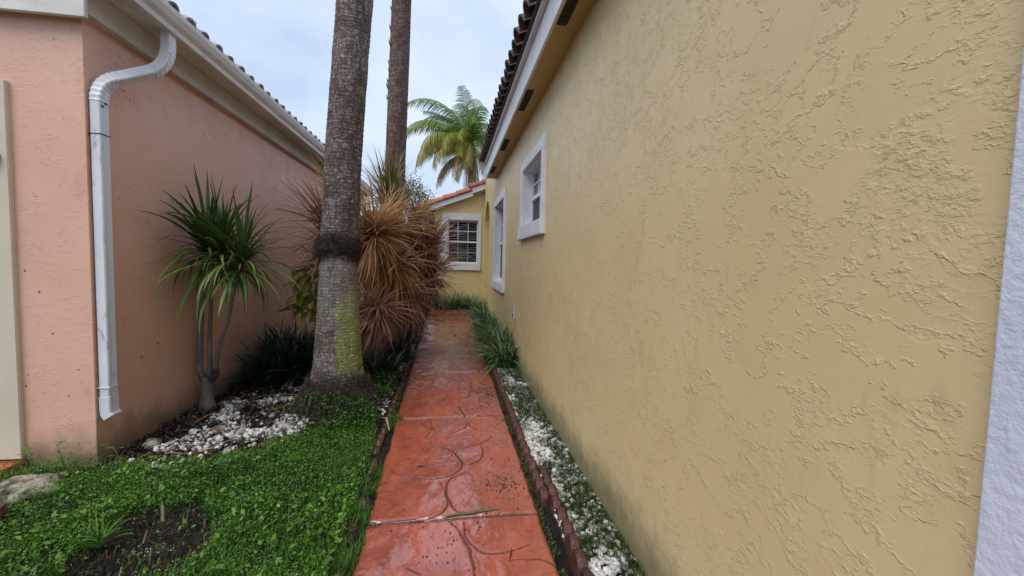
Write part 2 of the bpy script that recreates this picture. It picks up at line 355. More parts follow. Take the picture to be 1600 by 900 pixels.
# ------------------------------------------------------------------ ground
g = MB(); g.add([(-400, -400, -.16), (400, -400, -.16), (400, 400, -.16), (-400, 400, -.16)], [(0, 1, 2, 3)])
props(g.make('ground', 'ground'), kind='structure')
SOIL_POLY = [(-1.80, 2.02), (-1.72, 2.28), (-1.62, 2.42), (-1.40, 2.50), (-1.22, 2.36), (-1.12, 2.15), (-1.2, 1.9), (-1.4, 1.7), (-1.66, 1.7)]
PEB_POLY = [(-2.12, 2.98), (-1.70, 2.90), (-1.28, 3.08), (-1.14, 3.60), (-1.25, 4.4), (-1.60, 4.75), (-2.02, 4.85), (-2.16, 4.4), (-2.02, 3.9), (-1.98, 3.5)]
PEB_L = [(-.80, 3.9), (-.56, 3.8), (-.585, 6.9), (-.78, 6.9), (-.68, 5.0)]
def ground_h(x, y):
    h = -.035+(fbm(x, y, 1.3, 3)-.5)*.05+(fbm(x, y, 9, 8)-.5)*.03+gz(y)
    left = np.clip((-.6-x)/.4, 0, 1); h = h+left*.02
    s = np.hypot((x+1.5)/.55, (y-2.1)/.42); h = h-np.clip(1.15-s, 0, 1)*.05
    h = h+np.clip(1-np.hypot(x+1.02, y-4)/.7, 0, 1)*.07
    return h
def grid(name, x0, x1, y0, y1, step, mat, f, kind='structure', smooth=True):
    nx = int((x1-x0)/step)+1; ny = int((y1-y0)/step)+1
    X, Y = np.meshgrid(np.linspace(x0, x1, nx), np.linspace(y0, y1, ny)); Z = f(X, Y)
    V = np.stack([X, Y, Z], -1).reshape(-1, 3); i = np.arange(nx*ny).reshape(ny, nx)
    Fc = np.stack([i[:-1, :-1], i[:-1, 1:], i[1:, 1:], i[1:, :-1]], -1).reshape(-1, 4)
    return props(raw(name, V, Fc, mat, smooth=smooth), kind=kind)
grid('soil', -4.2, -.39, 0, 13, .025, 'soil', ground_h)
grid('soil', .50, .93, 0, 13, .025, 'soil', lambda x, y: -.03+(fbm(x, y, 6, 4)-.5)*.03+gz(y))
grid('soil', -.45, .52, 10.72, 11.4, .04, 'soil', lambda x, y: -.01+(fbm(x, y, 6, 4)-.5)*.03+gz(y))

# ------------------------------------------------------------------ path of slabs with stamped grooves
GRV = [
[(-0.39,2.82),(-0.33,2.74),(-0.22,2.68),(-0.1,2.64),(0.02,2.67),(0.1,2.79),(0.08,2.93),(0.02,3.06),(-0.08,3.15),(-0.18,3.23)],
[(-0.15,3.67),(-0.13,3.46),(-0.18,3.29),(-0.3,3.23),(-0.38,3.13)],
[(-0.18,3.22),(-0.06,3.11),(0.06,3.07),(0.2,3.1),(0.3,3.17),(0.35,3.26)],
[(0.16,3.64),(0.16,3.47),(0.06,3.38),(-0.06,3.37),(-0.14,3.49)],
[(0.18,3.6),(0.2,3.46),(0.27,3.37),(0.37,3.35)],
[(0.26,3.15),(0.26,2.96),(0.21,2.85),(0.14,2.82),(0.06,2.88)],
[(-0.04,2.6),(-0.0,2.45),(0.0,2.32),(-0.04,2.25),(-0.2,2.22),(-0.4,2.23)],
[(0.13,2.7),(0.04,2.65),(-0.0,2.56),(0.01,2.42),(0.05,2.29),(0.08,2.26)],
[(-0.45,3.69),(-0.34,3.68),(-0.23,3.6),(-0.15,3.46)],
[(0.02,2.19),(0.08,2.07),(0.12,1.94),(0.13,1.78),(.10,1.6)],
[(0.1,2.17),(0.1,2.06),(0.14,1.98),(0.2,1.92),(0.3,1.92),(0.42,1.96)],
[(-0.18,4.71),(-0.06,4.53),(0.11,4.48),(0.26,4.62)],
[(0.01,4.36),(-0.05,4.16),(-0.17,4.08),(-0.32,4.09)],
[(0.1,4.01),(0.14,3.8),(0.21,3.7),(0.49,3.69)],
[(-0.45,5.66),(-0.28,5.6),(-0.23,5.4)],[(-0.04,6.01),(0.07,5.69),(0.26,5.63)],[(-0.16,7.32),(0.06,7.18),(0.28,7.32)],
[(-0.17,1.87),(-0.11,1.82)],[(.26,4.62),(.20,4.25),(.01,4.20)],[(-.45,4.9),(-.2,4.95),(-.18,4.71)],[(.49,4.2),(.35,4.3),(.26,4.62),(.3,5.0)],
[(-.2,5.1),(.02,4.98),(.12,4.8),(.11,4.48)]]
rr = random.Random(3)
for k in range(15):
    cx, cy = rr.uniform(-.4, .45), rr.uniform(5.4, 10.4); r = rr.uniform(.22, .36); a0 = rr.uniform(0, 6.28); a1 = a0+rr.uniform(2.2, 4)
    GRV.append([(cx+r*math.cos(a0+(a1-a0)*t/7), cy+r*1.3*math.sin(a0+(a1-a0)*t/7)) for t in range(8)])
for k in range(8):
    cx, cy = rr.uniform(-.4, .45), rr.uniform(.0, 1.5); r = rr.uniform(.18, .42); a0 = rr.uniform(0, 6.28); a1 = a0+rr.uniform(1.2, 3)
    GRV.append([(cx+r*math.cos(a0+(a1-a0)*t/7), cy+r*1.3*math.sin(a0+(a1-a0)*t/7)) for t in range(8)])
def catmull(P, n=10):
    P = np.array(P); P = np.vstack([2*P[0]-P[1], P, 2*P[-1]-P[-2]]); o = []
    for i in range(1, len(P)-2):
        for t in np.linspace(0, 1, n, endpoint=False):
            a, b_, c, d = P[i-1:i+3]; o.append(.5*((2*b_)+(c-a)*t+(2*a-5*b_+4*c-d)*t*t+(-a+3*b_-3*c+d)*t**3))
    o.append(P[-2]); return np.array(o)
GSEG = []
for P in GRV:
    c = catmull(P); wd = rr.uniform(.7, 1.15)
    for i in range(len(c)-1): GSEG.append((*c[i], *c[i+1], wd*(.55+.45*math.sin(math.pi*(i+1)/len(c)))))
GSEG = np.array(GSEG)
def groove(x, y):
    d = np.full(x.shape, 9.)
    x0, x1, y0, y1 = x.min()-.1, x.max()+.1, y.min()-.1, y.max()+.1
    wx = x+(fbm(x, y, 18, 5)-.5)*.022; wy = y+(fbm(x, y, 18, 15)-.5)*.022
    for ax, ay, bx, by, wd in GSEG:
        if max(ay, by) < y0 or min(ay, by) > y1: continue
        dx, dy = bx-ax, by-ay; t = np.clip(((wx-ax)*dx+(wy-ay)*dy)/(dx*dx+dy*dy+1e-9), 0, 1)
        d = np.minimum(d, np.hypot(wx-ax-t*dx, wy-ay-t*dy)/wd)
    return d
YE = [0.72-1.5, .72, 2.22, 3.72, 5.22, 6.72, 8.22, 9.72, 10.7]
xl = lambda y: np.interp(y, [0, 1.8, 3.7, 5.2, 10.7], [-.395, -.40, -.445, -.475, -.535])
xr = lambda y: np.interp(y, [0, 2.0, 5.2, 10.7], [.505, .515, .53, .545])
pathbase = MB()
pb = [(float(xl(y))+.01, float(xr(y))-.01, y, float(gz(y))-.045) for y in np.linspace(-.7, 10.69, 40)]
for (a, b_, y, z), (c, d, y2, z2) in zip(pb[:-1], pb[1:]): pathbase.add([(a, y, z), (b_, y, z), (d, y2, z2), (c, y2, z2)], [(0, 1, 2, 3)])
PATH = pathbase.make('path', 'soil'); props(PATH, kind='structure')
for k in range(len(YE)-1):
    ya, yb = YE[k]+.006, YE[k+1]-.006
    st = {0: .03, 1: .006, 2: .005, 3: .006, 4: .009}.get(k, .014)
    ny = int((yb-ya)/st)+1; nx = int(.95/st)+1
    Y, U = np.meshgrid(np.linspace(ya, yb, ny), np.linspace(0, 1, nx), indexing='ij')
    jog = (fbm(U*3, U*0+k*3.7, 2.2, 30)-.5)*.012
    Yv = Y+jog+.0*U
    eL = (fbm(Y*1.0, Y*0+1, 9, 12)-.5)*.028; eR = (fbm(Y*1.0, Y*0+5, 9, 13)-.5)*.014
    X = (xl(Y)+eL)*(1-U)+(xr(Y)+eR)*U
    d = groove(X, Yv)
    de = np.minimum(np.minimum((X-(xl(Y)+eL)), (xr(Y)+eR-X)), np.minimum(Y-ya, yb-Y))
    gd = np.exp(-(d/.0042)**2)
    ht = gz(Y)-.007*gd-.010*np.exp(-(de/.012)**2)+(fbm(X, Y, 3.4, 40)-.5)*.014+(fbm(X, Y*.6, 11, 44)-.5)*.006
    lip = np.exp(-((d-.014)/.012)**2)*.0012; ht = ht+lip
    dark = np.clip(np.exp(-(d/(.0052 if k < 3 else .0072))**2)*(1.1+1.1*fbm(X, Y, 14, 50)), 0, 1)
    dark = np.maximum(dark, np.exp(-(de/.007)**2)*.85)
    V = np.stack([X, Yv, ht], -1).reshape(-1, 3); i = np.arange(nx*ny).reshape(ny, nx)
    Fc = np.stack([i[:-1, :-1], i[:-1, 1:], i[1:, 1:], i[1:, :-1]], -1).reshape(-1, 4)
    # skirt
    ring = np.concatenate([i[0, :], i[1:, -1], i[-1, -2::-1], i[-2:0:-1, 0]]); n0 = len(V)
    low = V[ring].copy(); low[:, 2] -= .06; V = np.vstack([V, low]); m = len(ring); q = np.arange(m); q2 = (q+1) % m
    Fc = np.vstack([Fc, np.stack([ring[q2], ring[q], n0+q, n0+q2], -1)])
    raw('slab', V, Fc, 'path', PATH, tone=np.concatenate([dark.ravel(), np.full(m, .8)]), attr='groove', smooth=True)
# far kerb of the path
k = MB().box(-.54, .56, 10.72, 10.80, .04, .155).make('path_kerb', 'path', PATH, bevel=.012)
# seeds and debris
def scatter_blobs(name, pts, rad, mat, parent=None, seed=1, zfun=None, detail=1, tone=None, flat=(.45, .8), lift=.35):
    r = np.random.default_rng(seed)
    t = (1+5**.5)/2
    iv = np.array([(-1,t,0),(1,t,0),(-1,-t,0),(1,-t,0),(0,-1,t),(0,1,t),(0,-1,-t),(0,1,-t),(t,0,-1),(t,0,1),(-t,0,-1),(-t,0,1)], float); iv /= np.linalg.norm(iv[0])
    fc = np.array([(0,11,5),(0,5,1),(0,1,7),(0,7,10),(0,10,11),(1,5,9),(5,11,4),(11,10,2),(10,7,6),(7,1,8),(3,9,4),(3,4,2),(3,2,6),(3,6,8),(3,8,9),(4,9,5),(2,4,11),(6,2,10),(8,6,7),(9,8,1)])
    if detail:
        vl = [tuple(v) for v in iv]; cache = {}
        def mid(a, b_):
            key = (min(a, b_), max(a, b_))
            if key not in cache:
                m_ = (np.array(vl[a])+np.array(vl[b_])); m_ /= np.linalg.norm(m_); cache[key] = len(vl); vl.append(tuple(m_))
            return cache[key]
        nf = []
        for a, b_, c in fc:
            ab, bc, ca = mid(a, b_), mid(b_, c), mid(c, a); nf += [(a, ab, ca), (b_, bc, ab), (c, ca, bc), (ab, bc, ca)]
        iv = np.array(vl); fc = np.array(nf)
    n = len(pts); k = len(iv)
    sc = np.stack([r.uniform(.75, 1.35, n), r.uniform(.7, 1.0, n), r.uniform(*flat, n)], -1)*rad[:, None]
    V = iv[None]*(1+(r.random((n, k, 1))-.5)*.28)*sc[:, None, :]
    a = r.uniform(0, 6.28, n); tl = r.normal(0, .35, n)
    ct, s_t = np.cos(tl)[:, None], np.sin(tl)[:, None]; x, y, z = V[..., 0], V[..., 1], V[..., 2]
    x, z = x*ct-z*s_t, x*s_t+z*ct
    ca, sa = np.cos(a)[:, None], np.sin(a)[:, None]; x, y = x*ca-y*sa, x*sa+y*ca
    V = np.stack([x+pts[:, 0:1], y+pts[:, 1:2], z+pts[:, 2:3]+(sc[:, 2]*lift)[:, None]], -1)
    Fc = (fc[None]+(np.arange(n)*k)[:, None, None]).reshape(-1, 3)
    tn = np.repeat(r.random(n) if tone is None else tone, k)
    return raw(name, V.reshape(-1, 3), Fc, mat, parent, tone=tn, smooth=bool(detail))
def sample(n, x0, x1, y0, y1, seed):
    r = np.random.default_rng(seed); return r.uniform(x0, x1, n), r.uniform(y0, y1, n), r
x, y, r = sample(11000, -.36, .5, 1.6, 9, 21)
w_ = (vnoise(x, y, 3.2, 60)**3)*np.clip((x+.12)/.5, .04, 1)*np.where((y > 2.9) & (y < 5.4), 1.25, .7)
w_ += .9*np.exp(-(((x-.33)/.12)**2+((y-2.52)/.13)**2))+.8*np.exp(-(((x-.42)/.12)**2+((y-4.2)/.5)**2))
kp = r.random(len(x)) < w_*.8
x, y = x[kp], y[kp]
for cx, cy, sx, sy_, nn in ((.33, 2.52, .07, .07, 110), (.40, 4.15, .07, .45, 260), (.30, 3.35, .1, .25, 90), (.42, 5.0, .06, .35, 170), (.36, 6.2, .08, .6, 170), (-.1, 2.05, .12, .1, 40), (.28, 3.9, .10, .12, 90)):
    x = np.append(x, r.normal(cx, sx, nn)); y = np.append(y, r.normal(cy, sy_, nn))
kp = (x < .50) & (x > -.38) & (y > 1.6); x, y = x[kp], y[kp]; P = np.stack([x, y, gz(y)+.001], -1)
props(scatter_blobs('fallen_seeds', P, r.uniform(.002, .0062, len(x)), 'seed', detail=0, flat=(.3, .6)),
      'scatter of small dark palm seeds and litter on the right side of the wet red path', 'debris', kind='stuff')

# ------------------------------------------------------------------ edging scallops
def scallop_mesh(wd=.121, th=.052, h=.055):
    n = 9; prof = [(-wd/2, -.12)]
    for i in range(n+1):
        a = math.pi*(1-i/n); prof.append((math.cos(a)*wd/2, h-.045+math.sin(a)*.045))
    prof.append((wd/2, -.12)); ins = [(p[0]*.80, p[1]-(.012 if p[1] > 0 else 0)) for p in prof]
    V = [(-th/2, *p) for p in ins]+[(-th*.18, *p) for p in prof]+[(th*.18, *p) for p in prof]+[(th/2, *p) for p in ins]
    m = len(prof); Fc = []
    for l_ in range(3):
        for i in range(m-1): Fc.append((l_*m+i, l_*m+i+1, (l_+1)*m+i+1, (l_+1)*m+i))
    Fc.append(tuple(range(m))[::-1]); Fc.append(tuple(range(3*m, 4*m)))
    return raw('scallop', V, Fc, 'scallop', link=False, smooth=False)
SC = scallop_mesh()
def edging(label, fx, y0, y1, group, lean=0, step=.119, seed=1, sink=0, zf=gz):
    e = empty('garden_edging', (float(fx(y0)), y0, float(gz(y0))), label, 'edging', group); q = random.Random(seed); y = y0
    while y < y1:
        inst('scallop', SC, e, (float(fx(y))-e.location.x+q.uniform(-.004, .004), y-y0, float(gz(y))-e.location.z-sink+q.uniform(-.008, .006)),
             (q.uniform(-.05, .05), lean+q.uniform(-.06, .06), q.uniform(-.07, .07)), (1, 1, 1))
        y += step
edging('row of dark brown scalloped edging between red path and white gravel', lambda y: .575+.004*(y-2.4), 2.36, 10.6, 'scalloped garden edging', .05, seed=2)
edging('nearest run of brown scalloped edging at the lower right of the path', lambda y: .612+.01*(y-2.5)+.02, 1.2, 2.66, 'scalloped garden edging', .10, seed=3)
edging('mossy scalloped edging along the left of the path beside the palms', lambda y: np.interp(y, [3, 5.2, 10.7], [-.515, -.535, -.60]), 3.15, 10.6, 'scalloped garden edging', -.05, seed=4, sink=.045)
edging('sunken dark edging half hidden by lawn at the lower left of the path', lambda y: np.interp(y, [1.2, 3.1], [-.455, -.50]), 1.2, 3.1, 'scalloped garden edging', -.35, seed=5, sink=.07)

# ------------------------------------------------------------------ pebbles
def pebbles(name, poly, n, dens, r0, r1, seed, label, zfun, detail=1, dark=.1):
    xs = [p[0] for p in poly]; ys = [p[1] for p in poly]
    x, y, r = sample(n, min(xs), max(xs), min(ys), max(ys), seed)
    k = inpoly(x, y, poly) & (r.random(n) < dens(x, y)); x, y = x[k], y[k]
    rad = (r0+(r1-r0)*r.random(len(x))**1.8)*np.where(r.random(len(x)) < .06, 1.45, 1)
    P = np.stack([x, y, zfun(x, y)+r.uniform(0, r1*.5, len(x))], -1)
    tone = np.clip(r.random(len(x))*.85+.15-(r.random(len(x)) < dark)*.6, 0, 1)
    props(scatter_blobs(name, P, rad, 'pebble', seed=seed, detail=detail, tone=tone), label, 'gravel', kind='stuff')
RZ = lambda x, y: -.012+gz(y)
wd_r = lambda x, y: np.clip((fbm(x*1.3, y, 2.6, 71)-.415+np.clip((x-.75)/.16, -1, 1)*.17)*8, 0, 1)   # where weeds grow
pebbles('white_gravel', [(.615, 1.25), (.895, 1.25), (.895, 5.35), (.61, 5.35)], 5200, lambda x, y: 1-.65*wd_r(x, y), .011, .022, 31,
        'white pebbles in the narrow strip between brown edging and yellow wall', RZ)
pebbles('white_gravel', [(.62, 5.35), (.895, 5.35), (.895, 10.6), (.63, 10.6)], 1500, lambda x, y: .8, .012, .02, 32,
        'white pebbles under the strappy plants along the yellow wall', RZ, detail=0)
gden = lambda x, y: np.clip((fbm(x, y, 5.2, 81)-.53)*9+np.exp(-((x+1.6)/.35)**2-((y-3.45)/.45)**2)*.35, .03, .9)
pebbles('white_gravel', PEB_POLY, 7600, gden, .012, .025, 33, 'patch of white pebbles around the small dragon tree by the pink wall',
        lambda x, y: ground_h(x, y)+.008, dark=.16)
pebbles('white_gravel', PEB_L, 1500, lambda x, y: .75+0*x, .009, .017, 34, 'thin strip of white pebbles between palm foot and left path edging',
        lambda x, y: ground_h(x, y)+.008, detail=0)

# mulch and dry litter in the pebble bed
def litter(name, n, poly, seed, label, lo=.01, hi=.05, wd=.004, mat='mulch', z=lambda x, y: ground_h(x, y)+.012, dens=None):
    xs = [p[0] for p in poly]; ys = [p[1] for p in poly]; x, y, r = sample(n, min(xs), max(xs), min(ys), max(ys), seed)
    k = inpoly(x, y, poly)
    if dens is not None: k &= r.random(n) < dens(x, y)
    x, y = x[k], y[k]; n = len(x)
    a = r.uniform(0, 6.28, n); ln = r.uniform(lo, hi, n); tz = r.normal(0, .012, n); zz = z(x, y)+r.uniform(0, .012, n)
    dx, dy = np.cos(a)*ln/2, np.sin(a)*ln/2; px, py = -np.sin(a)*wd*r.uniform(.5, 1.5, n), np.cos(a)*wd*r.uniform(.5, 1.5, n)
    V = np.stack([np.stack([x-dx-px, y-dy-py, zz-tz], -1), np.stack([x-dx+px, y-dy+py, zz-tz+.002], -1), np.stack([x+dx+px, y+dy+py, zz+tz], -1), np.stack([x+dx-px, y+dy-py, zz+tz+.002], -1)], 1)
    Fc = np.arange(n*4).reshape(n, 4)
    props(raw(name, V.reshape(-1, 3), Fc, mat, tone=np.repeat(r.random(n)**1.6, 4)), label, 'mulch', kind='stuff')
WALLBED = [(-2.28, 3.05), (-1.9, 2.95), (-1.2, 3.2), (-.62, 3.8), (-.62, 7), (-2.28, 7)]
litter('mulch', 9000, WALLBED, 41, 'brown bark mulch and dry leaf litter in the bed along the pink wall', .01, .06, .005, z=lambda x, y: ground_h(x, y)+.022)
litter('mulch', 900, SOIL_POLY, 42, 'dark twigs and crumbs on the bare soil patch in the lawn', .004, .02, .0016)

x, y, r = sample(2600, -2.1, -1.05, 1.65, 2.6, 45); k_ = inpoly(x, y, SOIL_POLY); x, y = x[k_], y[k_]
props(scatter_blobs('soil_clods', np.stack([x, y, ground_h(x, y)-.002], -1), r.uniform(.003, .013, len(x)), 'soil', detail=0, flat=(.5, .9)), 'dark crumbs of wet earth on the bare soil patch', 'soil', kind='stuff')
litter('dead_leaves', 700, [(-4, 1.4), (-.5, 1.4), (-.55, 3.5), (-2, 3.1), (-4, 3)], 46, 'small dead brown leaves and stems lying in the clover lawn', .015, .06, .003, z=lambda x, y: ground_h(x, y)+.065)
# ------------------------------------------------------------------ leaves of the lawn
def carpet(name, n, box, inside, hfun, lo, hi, mat, seed, label, cat='ground cover', tilt=.5, toneb=0, lift=.05, asp=.62):
    x, y, r = sample(n, *box, seed); k = inside(x, y, r); x, y = x[k], y[k]; n = len(x)
    cl = fbm(x, y, 5.0, seed+2); up = r.random(n)**.7
    z = hfun(x, y)+up*lift*(.35+1.3*cl)
    ln = r.uniform(lo, hi, n)*(.8+.7*fbm(x, y, 1.6, seed+5)); a = r.uniform(0, 6.28, n); e = r.normal(.25, tilt, n); ro = r.normal(0, .5, n)
    d = np.stack([np.cos(a)*np.cos(e), np.sin(a)*np.cos(e), np.sin(e)], -1)
    s = np.stack([-np.sin(a), np.cos(a), np.zeros(n)], -1); u = np.cross(d, s); s2 = s*np.cos(ro)[:, None]+u*np.sin(ro)[:, None]; u2 = np.cross(d, s2)
    c = np.stack([x, y, z], -1); L_ = ln[:, None]; W_ = L_*asp*.5
    fold = u2*(L_*-.10)
    V = np.stack([c, c+d*L_*.5+s2*W_-fold, c+d*L_, c+d*L_*.5-s2*W_-fold], 1).reshape(-1, 3)
    i = np.arange(n)*4; Fc = np.concatenate([np.stack([i, i+1, i+2], -1), np.stack([i, i+2, i+3], -1)])
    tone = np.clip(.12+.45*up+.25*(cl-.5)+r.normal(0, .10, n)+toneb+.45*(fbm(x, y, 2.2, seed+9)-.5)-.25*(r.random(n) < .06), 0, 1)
    return props(raw(name, V, Fc, mat, tone=np.repeat(tone, 4)), label, cat, kind='stuff')
LAWN = [(-4.1, 3.02), (-2.35, 3.02), (-2.12, 2.98), (-1.72, 2.93), (-1.30, 3.10), (-1.14, 3.36), (-1.02, 3.55), (-.62, 3.72), (-.54, 3.2), (-.48, 1.3), (-4.1, 1.3)]
def lawn_in(x, y, r):
    jx = x+(fbm(x, y, 6, 91, 5)-.5)*.34; jy = y+(fbm(x, y, 6, 95, 5)-.5)*.34
    s = inpoly(jx, jy, SOIL_POLY)
    nr = r.random(len(x))
    e = np.where(x > -.53+.02, nr < .25, True)
    return inpoly(x, y+(jy-y)*.35, LAWN) & (~s | (nr < .05)) & e & (nr < .55+1.3*(fbm(x, y, 4.5, 33)-.18)) & (np.hypot(x+2.39, y-2.66) > .14)
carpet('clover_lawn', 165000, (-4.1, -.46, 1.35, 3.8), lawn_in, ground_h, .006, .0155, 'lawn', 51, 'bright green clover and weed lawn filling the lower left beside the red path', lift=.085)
carpet('broad_leaf_weeds', 2400, (-2.3, -.5, 1.6, 3.7), lambda x, y, r: lawn_in(x, y, r) & (vnoise(x, y, 2.3, 99) > .45), lambda x, y: ground_h(x, y)+.05, .018, .034, 'lawn', 52,
       'larger bright green weed leaves standing above the clover lawn', toneb=.08, lift=.05, asp=.6)
def blades(name, n, box, inside, hfun, lo, hi, wd, mat, seed, label, cat='grass', lean=.5, toneb=0, clump=None):
    x, y, r = sample(n, *box, seed)
    if clump:
        m = len(x)//clump; ii = r.integers(0, m, n); x = x[:m][ii]+r.normal(0, .012, n); y = y[:m][ii]+r.normal(0, .012, n)
    k = inside(x, y, r); x, y = x[k], y[k]; n = len(x)
    ln = r.uniform(lo, hi, n); a = r.uniform(0, 6.28, n); le = np.abs(r.normal(0, lean, n))+.1; w2 = wd*r.uniform(.6, 1.3, n)
    c = np.stack([x, y, hfun(x, y)], -1); out_ = np.stack([np.cos(a), np.sin(a), 0*a], -1); s = np.stack([-np.sin(a), np.cos(a), 0*a], -1); up = np.array([0, 0, 1.])
    V = []
    for t, ww in ((0, 1), (.5, .8), (1, .0)):
        an = le*(.4+.9*t); p = c+out_*(np.sin(an)*ln*t)[:, None]+up*(np.cos(an)*ln*t)[:, None]
        if ww > 0: V += [p-s*(w2*ww/2)[:, None], p+s*(w2*ww/2)[:, None]]
        else: V += [p]
    V = np.stack(V, 1).reshape(-1, 3); i = np.arange(n)*5
    Fc = np.concatenate([np.stack([i, i+1, i+3], -1), np.stack([i, i+3, i+2], -1), np.stack([i+2, i+3, i+4], -1)])
    tone = np.clip(r.normal(.5, .2, n)+toneb, 0, 1); tn = np.repeat(tone, 5).reshape(n, 5)*np.array([.3, .3, .8, .8, 1.]); 
    return props(raw(name, V, Fc, mat, tone=np.clip(tn, 0, 1).ravel()), label, cat, kind='stuff')
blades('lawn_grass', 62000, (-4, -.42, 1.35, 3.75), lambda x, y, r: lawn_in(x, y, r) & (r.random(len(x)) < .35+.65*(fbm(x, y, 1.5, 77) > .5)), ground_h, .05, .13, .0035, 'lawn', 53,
       'thin green grass blades mixed into the clover lawn', lean=.55, toneb=.08)
blades('edge_grass', 2600, (-.50, -.40, 1.4, 4.2), lambda x, y, r: fbm(x*0, y, 3, 17) > .45, lambda x, y: -.02+0*x, .03, .11, .0035, 'lawn', 54,
       'grass blades growing through the gap along the left path edge', lean=.7, clump=14)
blades('strip_weeds', 36000, (.625, .885, 1.3, 5.3), lambda x, y, r: r.random(len(x)) < wd_r(x, y), lambda x, y: -.015+0*x, .025, .075, .0028, 'weed', 55,
       'feathery green weeds growing through the white pebbles along the yellow wall', 'weeds', lean=.8, toneb=.05)
carpet('strip_weed_leaves', 9000, (.60, .885, 1.3, 5.3), lambda x, y, r: r.random(len(x)) < wd_r(x, y)*.8, lambda x, y: -.01+0*x, .008, .018, 'weed', 56,
       'small green weed leaves between the white pebbles on the right', cat='weeds', lift=.04, toneb=.05)
carpet('edge_moss', 3800, (.515, .55, 1.4, 7), lambda x, y, r: fbm(x*0, y, 2.2, 19) > .42, lambda x, y: -.022+gz(y), .006, .014, 'weed', 57,
       'green moss in the gap between red slab and brown scallops', cat='moss', lift=.02, toneb=.1)
carpet('edge_moss', 2600, (-.51, -.465, 3.4, 8), lambda x, y, r: fbm(x*0, y, 2.6, 29) > .46, lambda x, y: -.01+gz(y), .006, .016, 'weed', 58,
       'green moss in the gap between red slab and left edging', cat='moss', lift=.03, toneb=.1)
carpet('trunk_foot_weeds', 4200, (-1.45, -.58, 3.35, 3.95), lambda x, y, r: r.random(len(x)) < np.exp(-((x+.92)/.32)**2-((y-3.62)/.16)**2), lambda x, y: ground_h(x, y)+.08*np.exp(-((x+.92)/.3)**2), .012, .028, 'lawn', 59,
       'leafy green weeds heaped against the foot of the near palm trunk', cat='weeds', lift=.15, toneb=-.28)
carpet('trunk_side_weeds', 3200, (-.82, -.56, 3.5, 4.9), lambda x, y, r: r.random(len(x)) < .9*(vnoise(x, y, 3.3, 66) > .35), lambda x, y: ground_h(x, y)+.02, .014, .030, 'lawn', 62,
       'leafy weeds on the right side of the near palm foot', cat='weeds', lift=.12, toneb=-.25)
carpet('bed_weeds', 2200, (-2.2, -.6, 3.3, 5.2), lambda x, y, r: (vnoise(x, y, 3.1, 63) > .66), lambda x, y: ground_h(x, y)+.01, .01, .022, 'lawn', 60,
       'low green weeds scattered among the pebbles of the left bed', cat='weeds', lift=.03, toneb=-.05)
carpet('wall_foot_moss', 2400, (.872, .897, 1.3, 5.6), lambda x, y, r: r.random(len(x)) < .8, lambda x, y: -.02+0*x, .006, .015, 'weed', 61,
       'dark green moss line where pebbles meet the foot of the yellow wall', cat='moss', lift=.03, toneb=-.2)

# ------------------------------------------------------------------ yellow house
HOUSE = empty('yellow_house', (.9, 0, 0), 'yellow stucco house with white framed windows and dark tiled eaves filling the right side', 'house')
HX = -.9
def H(mb, name, mat, parent=None, **k):          # build in world coordinates, parent under the house
    o = mb.make(name, mat, HOUSE if parent is None else parent, **k)
    if parent is None: o.location = (HX, 0, 0)
    return o
XW = .9
# side wall: strips round two windows and the arched niche
W1 = (4.08, 5.17, 1.85, 2.53); W2 = (6.98, 8.42, 1.06, 2.50)
def wall_with_holes(y0, y1, z0, z1, holes, x0, x1):
    mb = MB(); ys = y0
    for (a, b_, c, d) in holes:
        mb.box(x0, x1, ys, a, z0, z1); mb.box(x0, x1, a, b_, z0, c); mb.box(x0, x1, a, b_, d, z1); ys = b_
    mb.box(x0, x1, ys, y1, z0, z1); return mb
def face_wall():
    # one skin of quads (no inner faces) with reveals .12 deep
    V = []; Fc = []
    def quad(y0, y1, z0, z1):
        n = len(V); V.extend([(XW, y0, z0), (XW, y0, z1), (XW, y1, z1), (XW, y1, z0)]); Fc.append((n, n+1, n+2, n+3))
    ys = -3.0; zt = 3.1
    for (a, b_, c, d) in (W1, W2):
        quad(ys, a, -.2, zt); quad(a, b_, -.2, c); quad(a, b_, d, zt); ys = b_
        n = len(V); D = XW+.14
        for (p, q) in (((a, c), (a, d)), ((a, d), (b_, d)), ((b_, d), (b_, c)), ((b_, c), (a, c))):
            n = len(V); V.extend([(XW, *p), (XW, *q), (D, *q), (D, *p)]); Fc.append((n, n+1, n+2, n+3))
    quad(ys, 8.75, -.2, zt)
    return V, Fc
V, Fc = face_wall(); o = raw('wall', V, Fc, 'yellow', HOUSE); o.location = (HX, 0, 0)
# last stretch with the arch, a separate parapet-height wall
ay0, ay1, az = 9.75, 11.08, 2.92; n = 12; mid = (ay0+ay1)/2; ra = (ay1-ay0)/2; zs = az-ra*.9
arc = [(mid+ra*math.cos(math.pi*(1-i/n)), zs+ra*.9*math.sin(math.pi*i/n)) for i in range(n+1)]
mb = MB(); zt = 3.55
prof = [(8.75, -.2), (8.75, zt), (11.3, zt), (11.3, -.2), (ay1, -.2)]+arc[::-1]+[(ay0, -.2)]
front = [(XW, *p) for p in prof]; m = len(front)
